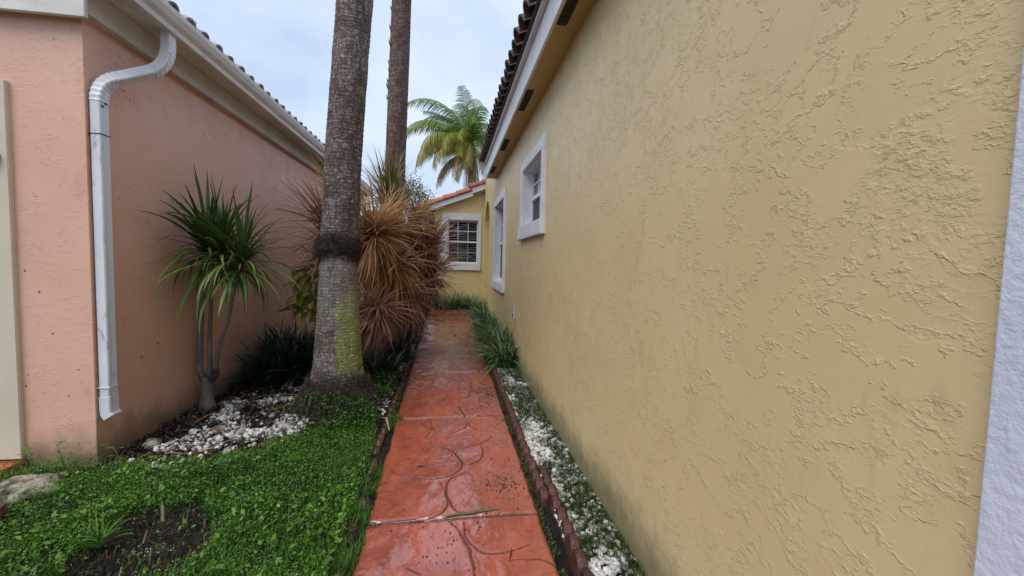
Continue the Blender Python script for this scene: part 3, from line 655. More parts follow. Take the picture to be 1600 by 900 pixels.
# triangulate as strips: left pier, right pier, columns above arc
mb.add([(XW, 8.75, -.2), (XW, 8.75, zt), (XW, ay0, zt), (XW, ay0, -.2)], [(0, 1, 2, 3)])
mb.add([(XW, ay1, -.2), (XW, ay1, zt), (XW, 11.3, zt), (XW, 11.3, -.2)], [(0, 1, 2, 3)])
for (p, q) in zip(arc[:-1], arc[1:]):
    mb.add([(XW, *p), (XW, p[0], zt), (XW, q[0], zt), (XW, *q)], [(0, 1, 2, 3)])
    mb.add([(XW, *p), (XW, *q), (XW+.4, *q), (XW+.4, *p)], [(0, 1, 2, 3)])
for yy in (ay0, ay1): mb.add([(XW, yy, -.2), (XW, yy, zs), (XW+.4, yy, zs), (XW+.4, yy, -.2)], [(0, 1, 2, 3)])
mb.add([(XW+.4, ay0, -.2), (XW+.4, ay0, az), (XW+.4, ay1, az), (XW+.4, ay1, -.2)], [(0, 1, 2, 3)])
mb.add([(XW, 8.75, zt), (XW, 11.3, zt), (XW+.3, 11.3, zt), (XW+.3, 8.75, zt)], [(0, 1, 2, 3)])
mb.add([(XW, 8.75, 3.08), (XW, 8.75, zt), (XW+.3, 8.75, zt), (XW+.3, 8.75, 3.08)], [(0, 1, 2, 3)])
H(mb, 'arched_wall', 'yellow_smooth')
# far facade with window hole
FY = 11.3; W3 = (-.065, .745, 1.36, 2.51)
mb = MB()
zr = lambda x: 2.70+.38*(x+.68)
def fq(x0, x1, z0, z1a, z1b): mb.add([(x0, FY, z0), (x1, FY, z0), (x1, FY, z1b), (x0, FY, z1a)], [(0, 1, 2, 3)])
fq(-.40, W3[0], -.2, zr(-.40), zr(W3[0])); fq(W3[0], W3[1], -.2, W3[2], W3[2]); fq(W3[0], W3[1], W3[3], zr(W3[0]), zr(W3[1])); fq(W3[1], XW+.02, -.2, zr(W3[1]), zr(XW+.02))
for p, q in (((W3[0], W3[2]), (W3[0], W3[3])), ((W3[0], W3[3]), (W3[1], W3[3])), ((W3[1], W3[3]), (W3[1], W3[2])), ((W3[1], W3[2]), (W3[0], W3[2]))):
    mb.add([(p[0], FY, p[1]), (q[0], FY, q[1]), (q[0], FY+.12, q[1]), (p[0], FY+.12, p[1])], [(0, 1, 2, 3)])
mb.add([(-.40, FY, -.2), (-.40, FY, zr(-.4)), (-.40, FY+5, zr(-.4)), (-.40, FY+5, -.2)], [(0, 1, 2, 3)])
H(mb, 'wing_wall', 'yellow_smooth')
# white band at the near corner
H(MB().box(XW-.022, XW+.2, -3, .548, -.2, 3.097), 'corner_band', 'white_wall', bevel=.004)
# eaves
H(MB().box(.712, 1.0, -3, 8.46, 3.1, 3.12), 'soffit', 'soffit')
for yv in (.5, 2.42, 4.12, 5.80, 7.45):
    v = H(MB().box(.722, .792, yv, yv+.56, 3.092, 3.0985), 'soffit_vent', 'vent')
    for q in range(9): H(MB().box(.724, .790, yv+.03+q*.06, yv+.038+q*.06, 3.089, 3.0918), 'vent_slat', 'vent', v)
H(MB().box(.690, .712, -3, 8.5, 3.094, 3.335), 'fascia', 'white', bevel=.003)
H(MB().box(.690, .95, 8.46, 8.49, 3.09, 3.33), 'fascia_return', 'white')
H(MB().prism([(.650, 3.338), (.650, 3.372), (.76, 3.40), (.76, 3.338)], 'y', -3, 8.52), 'drip_edge', 'white', bevel=.002)
deck = MB().add([(.62, -3, 3.385), (.62, 8.52, 3.385), (4.5, 8.52, 5.0), (4.5, -3, 5.0)], [(0, 1, 2, 3)])
ROOF = H(deck, 'roof', 'tile_dark')
def barrel(r=.09, Lr=.42, n=8, taper=.86, mat='tile_dark', thick=.018):
    V = []; Fc = []
    for (t, s_) in ((0, 1), (Lr, taper)):
        for rr_ in (r*s_, (r-thick)*s_):
            for i in range(n+1):
                a = math.pi*i/n; V.append((t, math.cos(a)*rr_, math.sin(a)*rr_+(.012 if t == 0 else 0)))
    k = n+1
    for i in range(n):
        Fc += [(i, i+1, 2*k+i+1, 2*k+i), (k+i+1, k+i, 3*k+i, 3*k+i+1), (i+1, i, k+i, k+i+1)]
    Fc += [(0, 2*k, 3*k, k), (n, k+n, 3*k+n, 2*k+n)]
    return raw('tile', V, Fc, mat, link=False)
TB = barrel(); sl = math.atan(5/12)
q = random.Random(5)
for row in range(3):
    yy = -1.4 if row else -1.6
    while yy < 8.45:
        inst('tile', TB, ROOF, (.575+row*.36*math.cos(sl)+q.uniform(-.008, .008), yy, 3.388+row*.36*math.sin(sl)+(.0 if row else 0)), (q.uniform(-.03, .03), -sl+q.uniform(-.02, .02), q.uniform(-.03, .03)))
        yy += .2
# wing roof: rake boards, red tiles
b0 = lambda x: 2.66+.38*(x+.68)
wr = MB().prism([(-.80, b0(-.80)), (.58, b0(.58)), (.58, b0(.58)+.135), (-.80, b0(-.80)+.135)], 'y', FY-.17, FY-.145)
RB = H(wr, 'rake_board', 'white', bevel=.003)
wr = MB().prism([(.56, b0(.56)+.07), (.93, b0(.93)+.07), (.93, b0(.93)+.22), (.56, b0(.56)+.22)], 'y', FY-.20, FY-.172)
H(wr, 'rake_board', 'white', bevel=.003)
H(MB().prism([(-.80, b0(-.80)+.03), (.93, b0(.93)+.03), (.93, b0(.93)+.06), (-.80, b0(-.80)+.06)], 'y', FY-.144, FY+.6), 'rake_soffit', 'soffit')
wroof = H(MB().add([(-.84, FY-.17, b0(-.84)+.14), (.93, FY-.17, b0(.93)+.14), (.93, FY+5, b0(.93)+.14), (-.84, FY+5, b0(-.84)+.14)], [(0, 3, 2, 1)]), 'wing_roof', 'tile_red')
H(MB().box(-.86, -.82, FY-.2, FY+5, b0(-.84)-.02, b0(-.84)+.11), 'eave_board', 'white')
for k in range(6): H(MB().box(-.81, -.41, FY+.1+k*.22, FY+.16+k*.22, b0(-.8)-.09, b0(-.8)-.005), 'rafter', 'soffit')
TR = barrel(.120, .40, 10, .84, 'tile_red'); sr = math.atan(.38)
for k in range(4):
    xx = -.86+k*.345; t = inst('tile', TR, wroof, (xx, FY-.115, b0(xx)+.150), (0, -sr, 0))
for xx in (.50, .84): inst('tile', TR, wroof, (xx, FY-.14, b0(xx)+.225), (0, -sr, 0))
for rr_ in range(1, 9):
    for k in range(5):
        xx = -.86+k*.345; inst('tile', TR, wroof, (xx, FY-.115+rr_*.21, b0(xx)+.135), (0, -sr, 0))
# windows
def window(name, y0, y1, z0, z1, sill, apron, trimw, depth=.1):
    # in the side wall (faces -X)
    XF = XW+depth
    fr = MB(); fw_ = .045
    fr.box(XF, XF+.04, y0+.002, y0+fw_, z0+.002, z1-.002).box(XF, XF+.04, y1-fw_, y1-.002, z0+.002, z1-.002).box(XF+.001, XF+.041, y0+fw_, y1-fw_, z1-fw_, z1-.002).box(XF+.001, XF+.041, y0+fw_, y1-fw_, z0+.002, z0+fw_)
    wf = H(fr, 'window', 'vinyl')
    def C(mb, nm, mt, **k): return H(mb, nm, mt, wf, **k)
    zm = (z0+z1)/2+.0
    C(MB().box(XF-.012, XF+.03, y0+fw_, y1-fw_, zm-.025, zm+.025), 'meeting_rail', 'vinyl', bevel=.003)
    C(MB().box(XF+.022, XF+.028, y0+fw_, y1-fw_, zm+.025, z1-fw_), 'pane', 'glass')
    C(MB().box(XF+.012, XF+.018, y0+fw_, y1-fw_, z0+fw_, zm-.025), 'pane', 'screen')
    ym = (y0+y1)/2
    for yy in ((y0*2+y1)/3, (y0+2*y1)/3): C(MB().box(XF+.006, XF+.021, yy-.012, yy+.012, zm+.026, z1-fw_-.001), 'muntin', 'vinyl')
    C(MB().box(XF+.007, XF+.0205, y0+fw_, y1-fw_, (zm+z1)/2-.01, (zm+z1)/2+.01), 'muntin', 'vinyl')
    C(MB().box(XF+.2, XF+.22, y0-.1, y1+.1, z0-.1, z1+.1), 'dark_interior', 'room')
    # stucco trim boards
    T = XW-.03
    C(MB().box(T, XW+.006, y0-trimw[0], y0-.001, z0-.005, z1+trimw[2]), 'trim_board', 'trim', bevel=.004)
    C(MB().box(T, XW+.006, y1+.001, y1+trimw[1], z0-.005, z1+trimw[2]), 'trim_board', 'trim', bevel=.004)
    C(MB().box(T+.002, XW+.004, y0-.002, y1+.002, z1+.001, z1+trimw[2]-.002), 'trim_board', 'trim', bevel=.004)
    C(MB().box(T-.02, XW+.006, y0-trimw[0]-.02, y1+trimw[1]+.02, z0-apron, z0-.006), 'sill', 'trim', bevel=.006)
    # white lining of the reveal
    lt = .012
    C(MB().box(XW+.007, XF-.001, y1-lt, y1-.001, z0+.001, z1-.001), 'reveal', 'trim'); C(MB().box(XW+.007, XF-.001, y0+.001, y0+lt, z0+.001, z1-.001), 'reveal', 'trim')
    C(MB().box(XW+.007, XF-.001, y0+lt+.001, y1-lt-.001, z1-lt, z1-.001), 'reveal', 'trim'); C(MB().box(XW+.007, XF-.002, y0+lt+.001, y1-lt-.001, z0+.001, z0+lt), 'reveal', 'trim')
    for k in range(5):
        zz = z0+(z1-z0)*k/4
        for yy in (y0-trimw[0]/2, y1+trimw[1]/2): C(MB().tube([(T-.004, yy, zz), (T+.002, yy, zz)], .008, 8), 'bolt', 'grey_metal')
    return wf
window('window', *W1, 0, .16, (.12, .12, .12))
window('window', *W2, 0, .16, (.16, .16, .15))
def far_window():
    x0, x1, z0, z1 = W3; YF = FY+.06; fw_ = .035
    fr = MB().box(x0+.002, x0+fw_, YF, YF+.04, z0+.002, z1-.002).box(x1-fw_, x1-.002, YF, YF+.04, z0+.002, z1-.002).box(x0+fw_, x1-fw_, YF+.001, YF+.041, z1-fw_, z1-.002).box(x0+fw_, x1-fw_, YF+.001, YF+.041, z0+.002, z0+fw_)
    wf = H(fr, 'window', 'vinyl')
    def C(mb, nm, mt, **k): return H(mb, nm, mt, wf, **k)
    zm = z0+(z1-z0)*.50
    C(MB().box(x0+fw_, x1-fw_, YF-.01, YF+.03, zm-.022, zm+.022), 'meeting_rail', 'vinyl', bevel=.003)
    for i in (1, 2):
        xx = x0+(x1-x0)*i/3
        C(MB().box(xx-.008, xx+.008, YF+.004, YF+.019, zm+.023, z1-fw_-.001), 'muntin', 'vinyl')
        C(MB().box(xx-.006, xx+.006, YF+.012, YF+.021, z0+fw_+.001, zm-.023), 'muntin', 'grey_metal')
    C(MB().box(x0+fw_, x1-fw_, YF+.005, YF+.018, (zm+z1)/2-.010, (zm+z1)/2+.006), 'muntin', 'vinyl')
    C(MB().box(x0+fw_, x1-fw_, YF+.013, YF+.020, (zm+z0)/2-.006, (zm+z0)/2+.006), 'muntin', 'grey_metal')
    b = NB('clear_glass'); b.b.inputs['Transmission Weight'].default_value = 1; b.set((.55, .58, .6), .02, .5); b.b.inputs['IOR'].default_value = 1.1; MT['clear'] = b.m
    C(MB().box(x0+fw_, x1-fw_, YF+.022, YF+.026, zm+.02, z1-fw_), 'pane', 'clear'); C(MB().box(x0+fw_, x1-fw_, YF+.0225, YF+.0265, z0+fw_, zm-.02), 'pane', 'clear')
    k = 0; zz = z0+.04
    while zz < z1-.03:
        C(MB().add([(x0+.01, YF+.05, zz), (x1-.01, YF+.05, zz), (x1-.01, YF+.075, zz+.026), (x0+.01, YF+.075, zz+.026)], [(0, 1, 2, 3)]), 'blind_slat', 'blind'); zz += .055
    C(MB().box(x0-.1, x1+.1, YF+.3, YF+.32, z0-.1, z1+.1), 'dark_interior', 'room')
    T = FY-.035
    C(MB().box(x0-.165, x0-.001, T, FY+.006, z0-.003, z1+.185), 'trim_board', 'trim', bevel=.005)
    C(MB().box(x1+.001, x1+.075, T, FY+.006, z0-.003, z1+.185), 'trim_board', 'trim', bevel=.005)
    C(MB().box(x0-.002, x1+.002, T+.002, FY+.004, z1+.001, z1+.183), 'trim_board', 'trim', bevel=.005)
    C(MB().box(x0-.15, x1+.07, T-.015, FY+.006, z0-.185, z0-.004), 'sill', 'trim', bevel=.006)
    for k in range(4): C(MB().tube([(x0+k*.25, T-.002, z1+.13), (x0+k*.25, T+.004, z1+.13)], .009, 8), 'bolt', 'grey_metal')
far_window()
H(MB().box(XW-.03, XW-.001, 5.62, 5.69, .63, .80), 'outlet_cover', 'grey_metal', bevel=.004)
H(MB().box(XW-.036, XW-.0305, 5.64, 5.67, .65, .70), 'outlet_opening', 'black')

# ------------------------------------------------------------------ pink house
PX, PY = -2.3, 3.07
PH = empty('pink_house', (PX, PY, 0), 'salmon pink stucco house with white gutter and pale roof tiles on the left', 'house')
def P_(mb, name, mat, parent=None, **k):
    o = mb.make(name, mat, PH if parent is None else parent, **k)
    if parent is None: o.location = (-PX, -PY, 0)
    return o
V = []; Fc = []
mb = MB().add([(PX, PY, -.2), (PX, 11.3, -.2), (PX, 11.3, 3.05), (PX, PY, 3.05)], [(0, 1, 2, 3)])
mb.add([(-9, PY, -.2), (PX, PY, -.2), (PX, PY, 3.05), (-9, PY, 3.05)], [(0, 1, 2, 3)]).add([(-9, 11.3, -.2), (-9, 11.3, 3.05), (PX, 11.3, 3.05), (PX, 11.3, -.2)], [(0, 1, 2, 3)])
P_(mb, 'wall', 'pink')
P_(MB().box(PX-.006, PX+.003, PY-.003, PY+.006, -.1, 2.84), 'corner_bead', 'pink', bevel=.002)
P_(MB().box(-2.90, -2.705, PY-.03, PY+.01, .06, 2.44), 'door_trim', 'cream', bevel=.004)
P_(MB().box(-9, -2.90, PY-.012, PY+.01, .06, 2.44), 'garage_door', 'cream')
P_(MB().tube([(-2.775, PY-.031, 1.975), (-2.775, PY-.075, 1.975)], [.034, .028], 14), 'wall_bell', 'black', smooth=False)
P_(MB().box(-4, -2.69, PY-.16, PY, -.1, .05), 'threshold', 'tile_red', bevel=.01)
P_(MB().box(PX, PX+.07, PY-.045, 11.35, 2.868, 3.035), 'frieze_board', 'beige', bevel=.003)
P_(MB().box(-9, PX+.072, PY-.075, PY-.0455, 2.835, 3.05), 'front_fascia', 'white_dirty', bevel=.003)
P_(MB().box(-9, PX, PY-.0455, PY, 2.86, 3.05), 'front_frieze', 'white_dirty')
P_(MB().box(PX+.0, -2.045, PY-.04, 11.38, 3.038, 3.05), 'soffit', 'white_dirty')
P_(MB().box(PX+.073, -2.06, PY-.075, PY-.042, 2.985, 3.12), 'soffit_end', 'white_dirty', bevel=.003)
# K-style gutter profile, hollow top
gp = [(-2.058, 3.012), (-2.018, 3.012), (-2.012, 3.045), (-1.985, 3.075), (-1.968, 3.115), (-1.966, 3.148), (-1.976, 3.148), (-1.978, 3.118), (-1.995, 3.082), (-2.022, 3.052), (-2.028, 3.02), (-2.048, 3.02), (-2.048, 3.15), (-2.058, 3.15)]
G_ = P_(MB().prism(gp, 'y', PY-.09, 11.4), 'gutter', 'gutter')
P_(MB().prism([(-2.058, 3.012), (-2.018, 3.012), (-2.012, 3.045), (-1.985, 3.075), (-1.968, 3.115), (-1.966, 3.148), (-2.058, 3.15)], 'y', PY-.094, PY-.0905), 'end_cap', 'gutter', G_)
deck = MB().add([(-2.06, PY-.06, 3.15), (-2.06, 11.38, 3.15), (-6, 11.38, 4.75), (-6, PY-.06, 4.75)], [(0, 3, 2, 1)])
PR = P_(deck, 'roof', 'tile_grey')
P_(MB().add([(-2.07, PY-.03, 3.05), (-2.07, PY-.03, 3.13), (-6, PY-.03, 4.7), (-9, PY-.03, 4.7), (-9, PY-.03, 3.05)], [(0, 1, 2, 3, 4)]), 'gable', 'pink')
TG = barrel(.078, .42, 8, .86, 'tile_grey')
q = random.Random(9)
for row in range(3):
    yy = PY-.02
    while yy < 11.35:
        inst('tile', TG, PR, (-2.02-row*.36*math.cos(sl)+q.uniform(-.006, .006), yy, 3.128+row*.36*math.sin(sl)), (q.uniform(-.03, .03), -sl+q.uniform(-.02, .02), math.pi+q.uniform(-.03, .03)))
        yy += .2
# downspout: rectangular section swept along a path
def sweep_rect(pts, w1, w2, side0):
    """pts: centreline; w1 across 'side', w2 the other way; side stays near side0"""
    V = []; Fc = []; pts = [Vector(p) for p in pts]
    for i, p in enumerate(pts):
        t = (pts[min(i+1, len(pts)-1)]-pts[max(i-1, 0)]).normalized(); s = Vector(side0); s = (s-t*s.dot(t)).normalized(); u = t.cross(s)
        c = .18
        for (a, b_) in ((-1, -1+c), (-1+c, -1), (0, -.93), (1-c, -1), (1, -1+c), (1, 1-c), (1-c, 1), (0, .93), (-1+c, 1), (-1, 1-c)): V.append(tuple(p+s*a*w1/2+u*b_*w2/2))
    n = 10
    for i in range(len(pts)-1):
        for k in range(n): Fc.append((i*n+k, i*n+(k+1) % n, (i+1)*n+(k+1) % n, (i+1)*n+k))
    Fc.append(tuple(range(n))[::-1]); Fc.append(tuple((len(pts)-1)*n+k for k in range(n)))
    m_ = MB(); m_.v = V; m_.f = Fc; return m_
def bez(a, b_, c, n): return [tuple((Vector(a)*(1-t)**2+Vector(b_)*2*t*(1-t)+Vector(c)*t*t)) for t in [i/n for i in range(n+1)]]
DX, DY = PX+.040, PY+.056
A = (-2.075, PY+.44, 3.03); Bq = (-2.07, PY+.44, 2.87)
el1 = bez((-2.075, PY+.44, 2.955), (-2.072, PY+.44, 2.79), (-2.125, PY+.345, 2.705), 7)
el2 = bez((-2.215, PY+.14, 2.555), (DX, DY, 2.49), (DX, DY, 2.37), 7)
SP = P_(sweep_rect([(DX, DY, 2.37), (DX, DY, 1.5), (DX, DY, .42)], .078, .062, (0, 1, 0)), 'downspout', 'spout', smooth=False)
def ribbed(pts):
    o_ = []
    for i in range(len(pts)-1):
        o_ += [pts[i], tuple(Vector(pts[i]).lerp(Vector(pts[i+1]), .5))]
    return o_+[pts[-1]]
def elbow(pts, nm):
    m_ = sweep_rect(ribbed(pts), .084, .070, (0, 1, .3)); n = 10
    rows = len(m_.v)//n
    for i in range(1, rows, 2):
        c = sum((Vector(m_.v[i*n+k]) for k in range(n)), Vector())/n
        for k in range(n): m_.v[i*n+k] = tuple(c+(Vector(m_.v[i*n+k])-c)*.93)
    P_(m_, nm, 'spout', SP)
P_(sweep_rect([A, (-2.075, PY+.44, 2.955)], .078, .066, (0, 1, .3)), 'outlet_pipe', 'spout', SP)
elbow(el1, 'elbow'); P_(sweep_rect([el1[-1], el2[0]], .078, .066, (0, 1, .3)), 'offset_pipe', 'spout', SP); elbow(el2, 'elbow')
shoe = sweep_rect([(DX, DY, .44), (DX, DY, .36), (DX+.004, DY, .325), (DX+.02, DY, .30)], .086, .070, (0, 1, 0)); P_(shoe, 'shoe', 'spout', SP)
P_(MB().box(PX+.001, DX+.0335, DY-.0415, DY+.0415, 2.16, 2.165), 'tie_wire', 'black', SP); P_(MB().box(PX+.001, DX+.036, DY-.044, DY+.044, .50, .508), 'strap', 'white_dirty', SP)
for zz_, yy_ in ((2.335, -.03), (2.36, .0)): P_(MB().box(DX+.028, DX+.0335, DY+yy_, DY+yy_+.022, zz_, zz_+.012), 'screw_tab', 'black', SP)
# ------------------------------------------------------------------ generic plant tools
def ribbon_leaf(L_, W_, n=7, e0=1.2, droop=1.6, fold=.25, kink=0, twist=0.0, base_w=.6, prof=None):
    """leaf in the local XZ plane from origin, heading +X; e0 start elevation, droop total bend"""
    V = []; T = []; p = np.array([0., 0, 0]); e = e0
    for i in range(n+1):
        t = i/n
        wv = (base_w+(1-base_w)*min(1, t*4))*(1-t**2.6) if prof is None else prof(t)
        wv = max(wv, .02)*W_/2
        d = np.array([math.cos(e), 0, math.sin(e)]); u = np.array([-math.sin(e), 0, math.cos(e)]); tw = twist*t
        s = np.array([0, math.cos(tw), 0])+u*math.sin(tw)
        V += [p+s*wv+u*fold*wv, p, p-s*wv+u*fold*wv]; T += [t, t, t]
        p = p+d*L_/n; e -= droop/n*(1+kink*(t > .5))*(.5+t)
    Fc = []
    for i in range(n):
        a = i*3; Fc += [(a, a+1, a+4, a+3), (a+1, a+2, a+5, a+4)]
    return np.array(V), np.array(Fc), np.array(T)
def rotz(V, a): c, s = math.cos(a), math.sin(a); return np.stack([V[:, 0]*c-V[:, 1]*s, V[:, 0]*s+V[:, 1]*c, V[:, 2]], -1)
def head(nleaf, L0, L1, W_, emin, emax, droop, rng, n=6, fold=.2, axis=None, tfun=None, stem=.12, twist=.6, emp=1.0):
    VV, FF, TT = [], [], []; k = 0
    for i in range(nleaf):
        u = rng.random()**emp; e = emax-(emax-emin)*u
        V, Fc, T = ribbon_leaf(rng.uniform(L0, L1), W_*rng.uniform(.75, 1.2), n, e, droop*rng.uniform(.4, 1.3)*(.5+.5*u), fold, twist=rng.uniform(-twist, twist))
        V[:, 0] += .012; V = rotz(V, rng.uniform(0, 6.283)); V[:, 2] += (1-u)*stem+rng.normal(0, stem*.25); V[:, :2] += rng.normal(0, stem*.16, 2)
        r0 = rng.random(); tone = tfun(T, u, r0, rng); VV.append(V); FF.append(Fc+k); TT.append(tone); k += len(V)
    V = np.vstack(VV)
    if axis is not None:
        M_ = np.array(Vector((0, 0, 1)).rotation_difference(Vector(axis).normalized()).to_matrix()); V = V@M_.T
    return V, np.vstack(FF), np.concatenate(TT)
# ------------------------------------------------------------------ small dragon tree by the pink wall
dt = empty('dragon_tree', (-2.165, 4.1, 0), 'small green dragon tree with three thin stems against the pink wall', 'plant')
def DP(p): return (p[0]+2.165, p[1]-4.1, p[2])
H1, H2, H3 = (-2.14, 4.12, 1.42), (-2.02, 4.08, 1.40), (-1.83, 4.02, 1.33)
TRK = MB().tube([DP(p) for p in [(-2.175, 4.1, -.08), (-2.17, 4.1, .02), (-2.175, 4.1, .1), (-2.17, 4.1, .22), (-2.172, 4.1, .30)]], [.08, .07, .052, .046, .044], 12).make('trunk', 'cane', dt, smooth=True)
MB().tube([DP(p) for p in [(-2.195, 4.10, .26), (-2.225, 4.09, .36), (-2.225, 4.10, .55), (-2.215, 4.11, .9), (-2.19, 4.12, 1.2), H1]], [.03, .03, .026, .024, .021, .018], 9).make('stem', 'cane', dt, smooth=True)
MB().tube([DP(p) for p in [(-2.15, 4.09, .26), (-2.14, 4.09, .4), (-2.135, 4.09, .7), (-2.115, 4.09, 1.05), H2]], [.026, .02, .017, .015, .014], 9).make('stem', 'cane', dt, smooth=True)
MB().tube([DP(p) for p in [(-2.13, 4.08, .30), (-2.09, 4.07, .37), (-2.07, 4.06, .45), (-2.03, 4.05, .62), (-1.96, 4.04, .8), (-1.91, 4.03, 1.05), H3]], [.03, .026, .020, .016, .015, .015, .014], 8).make('stem', 'cane', dt, smooth=True)
MB().tube([DP(p) for p in [(-2.12, 4.07, .27), (-2.085, 4.065, .33), (-2.08, 4.062, .385)]], [.034, .034, .03], 9).make('cut_stub', 'fibre', dt)
lv = []
qn = np.random.default_rng(4)
for k in range(18):
    e0 = 1.45-k*.115; V, Fc, T = ribbon_leaf(.60+qn.uniform(-.06, .06), .031, 8, e0, (.2, .6, 1.1)[k % 3]+k*.055, .25, twist=qn.uniform(-.5, .5))
    V[:, 0] += .015; lv.append(raw('leaf', V, Fc, 'drac', link=False, smooth=True, tone=np.clip(.18+.45*qn.random()+.35*T*(k > 8)+.1*(np.arange(len(T)) % 3 == 1)+.3*(k in (9, 12, 15)), 0, 1)))
for (hx, hy, hz), nl, az0 in ((H1, 115, 0), (H2, 105, 1.1), (H3, 92, 2.3)):
    for i in range(nl):
        u = (i+.5)/nl; k = min(17, int(u**.95*17.5)); a = i*2.399963+az0
        lim = -.30 if k > 5 else -.6
        if math.cos(a) < lim: a = math.copysign(math.acos(lim)-qn.uniform(0, .5), math.sin(a))
        s_ = qn.uniform(.6, 1.12)*(1.28 if math.cos(a) < -.1 and math.sin(a) < 0 and k > 4 else 1)
        inst('leaf', lv[k], dt, DP((hx, hy, hz+.12*(1-u)-.05)), (qn.uniform(-.1, .1), qn.uniform(-.12, .12), a), s_)
# ------------------------------------------------------------------ red and golden spiky plants
def spiky(name, base, canes, label, group='spiky dragon plants behind the palms', seed=1):
    """canes: (head point, material, leaves, length, axis, emin, emax)"""
    root = empty(name, base, label, 'shrub', group); rg = np.random.default_rng(seed); B = Vector(base)
    for (hp, mat, nl, Lf, ax, e0, e1, dr) in canes:
        hp = Vector(hp); b_ = B+Vector((rg.uniform(-.12, .12), rg.uniform(-.12, .12), -.05)); mid_ = b_.lerp(hp, .5)+Vector((rg.uniform(-.1, .1), rg.uniform(-.05, .05), -.05))
        MB().tube([tuple(Vector(p)-B) for p in (b_, b_.lerp(mid_, .5)+Vector((0, 0, .03)), mid_, mid_.lerp(hp, .6), hp)], [.03, .026, .022, .02, .018], 8).make('cane', 'cane', root, smooth=True)
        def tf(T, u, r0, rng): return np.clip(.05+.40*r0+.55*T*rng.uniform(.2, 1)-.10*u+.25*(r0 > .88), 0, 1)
        V, Fc, T = head(int(nl*2.7), Lf*.55, Lf*1.28, .0165, e0, e1, dr*1.0, rg, 7, .2, ax, tf, .17, emp=.8)
        o = raw('leaf_head', V, Fc, mat, root, tone=T, smooth=True); o.location = hp-B
    return root
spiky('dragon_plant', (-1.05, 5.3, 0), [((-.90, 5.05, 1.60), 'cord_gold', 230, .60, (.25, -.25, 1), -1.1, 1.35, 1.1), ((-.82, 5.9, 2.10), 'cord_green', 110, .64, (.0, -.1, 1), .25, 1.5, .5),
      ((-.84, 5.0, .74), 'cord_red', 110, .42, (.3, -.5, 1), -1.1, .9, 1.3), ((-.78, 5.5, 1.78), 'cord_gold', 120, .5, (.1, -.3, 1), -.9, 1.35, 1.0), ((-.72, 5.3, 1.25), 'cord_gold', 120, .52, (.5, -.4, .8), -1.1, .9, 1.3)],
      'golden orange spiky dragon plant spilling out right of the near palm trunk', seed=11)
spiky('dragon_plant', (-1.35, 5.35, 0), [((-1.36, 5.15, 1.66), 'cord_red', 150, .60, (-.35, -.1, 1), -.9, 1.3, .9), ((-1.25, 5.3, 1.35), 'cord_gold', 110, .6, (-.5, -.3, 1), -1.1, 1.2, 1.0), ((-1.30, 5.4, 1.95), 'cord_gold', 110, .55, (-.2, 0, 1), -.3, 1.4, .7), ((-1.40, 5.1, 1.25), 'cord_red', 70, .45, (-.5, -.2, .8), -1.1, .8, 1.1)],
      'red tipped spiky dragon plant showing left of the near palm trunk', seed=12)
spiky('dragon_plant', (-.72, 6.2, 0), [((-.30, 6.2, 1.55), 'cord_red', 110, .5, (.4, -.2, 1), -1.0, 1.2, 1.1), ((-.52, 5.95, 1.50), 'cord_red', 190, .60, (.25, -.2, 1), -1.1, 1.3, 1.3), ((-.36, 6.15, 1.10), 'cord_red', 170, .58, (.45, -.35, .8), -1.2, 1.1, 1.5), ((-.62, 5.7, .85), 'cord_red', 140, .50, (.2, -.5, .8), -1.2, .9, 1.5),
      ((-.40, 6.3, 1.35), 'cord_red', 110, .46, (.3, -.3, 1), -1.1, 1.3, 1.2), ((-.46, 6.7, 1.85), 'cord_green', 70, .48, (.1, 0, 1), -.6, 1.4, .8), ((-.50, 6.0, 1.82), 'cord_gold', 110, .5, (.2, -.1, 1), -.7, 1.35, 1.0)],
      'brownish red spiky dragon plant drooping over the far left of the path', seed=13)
# ------------------------------------------------------------------ strap leaved clumps
def clump(name, base, nl, Lf, W_, mat, label, cat, group, seed, spread=.08, e0=.45, e1=1.5, dr=1.5, varieg=True, ns=7):
    rg = np.random.default_rng(seed); VV, FF, TT = [], [], []; k = 0
    for i in range(nl):
        u = rg.random(); V, Fc, T = ribbon_leaf(rg.uniform(.6, 1.1)*Lf, W_*rg.uniform(.7, 1.2), ns, e1-(e1-e0)*u, dr*rg.uniform(.5, 1.3), .3, twist=rg.uniform(-.8, .8))
        V = rotz(V, rg.uniform(0, 6.283)); V[:, 0] += rg.normal(0, spread); V[:, 1] += rg.normal(0, spread)
        r0 = rg.random(); edge = (np.arange(len(T)) % 3 != 1)
        tone = .08+.45*r0+.25*T+((.45*edge*(r0 > .35)) if varieg else 0)
        VV.append(V); FF.append(Fc+k); TT.append(np.clip(tone, 0, 1)); k += len(V)
    o = raw(name, np.vstack(VV), np.vstack(FF), mat, tone=np.concatenate(TT), smooth=True); o.location = base
    return props(o, label, cat, group)
GL = 'variegated strappy plants along the yellow wall'
LR = [((.74, 5.45), 'nearest variegated strappy plant where the white gravel ends'), ((.76, 5.85), 'strappy plant on the wall strip just beyond the nearest clump, under the grey outlet'),
      ((.72, 6.3), 'third strappy plant from the gravel along the yellow wall'), ((.76, 6.85), 'strappy plant in front of the near edge of the tall side window'),
      ((.72, 7.45), 'strappy plant below the middle of the tall side window'), ((.76, 8.1), 'strappy plant below the far edge of the tall side window'), ((.74, 8.9), 'strappy plant between the tall side window and the arched niche'),
      ((.74, 9.8), 'strappy plant at the foot of the arched niche')]
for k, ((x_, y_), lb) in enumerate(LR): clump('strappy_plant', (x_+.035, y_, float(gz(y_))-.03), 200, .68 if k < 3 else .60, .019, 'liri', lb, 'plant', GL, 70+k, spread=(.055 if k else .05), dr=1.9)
GB = 'dark strappy plants below the far window'
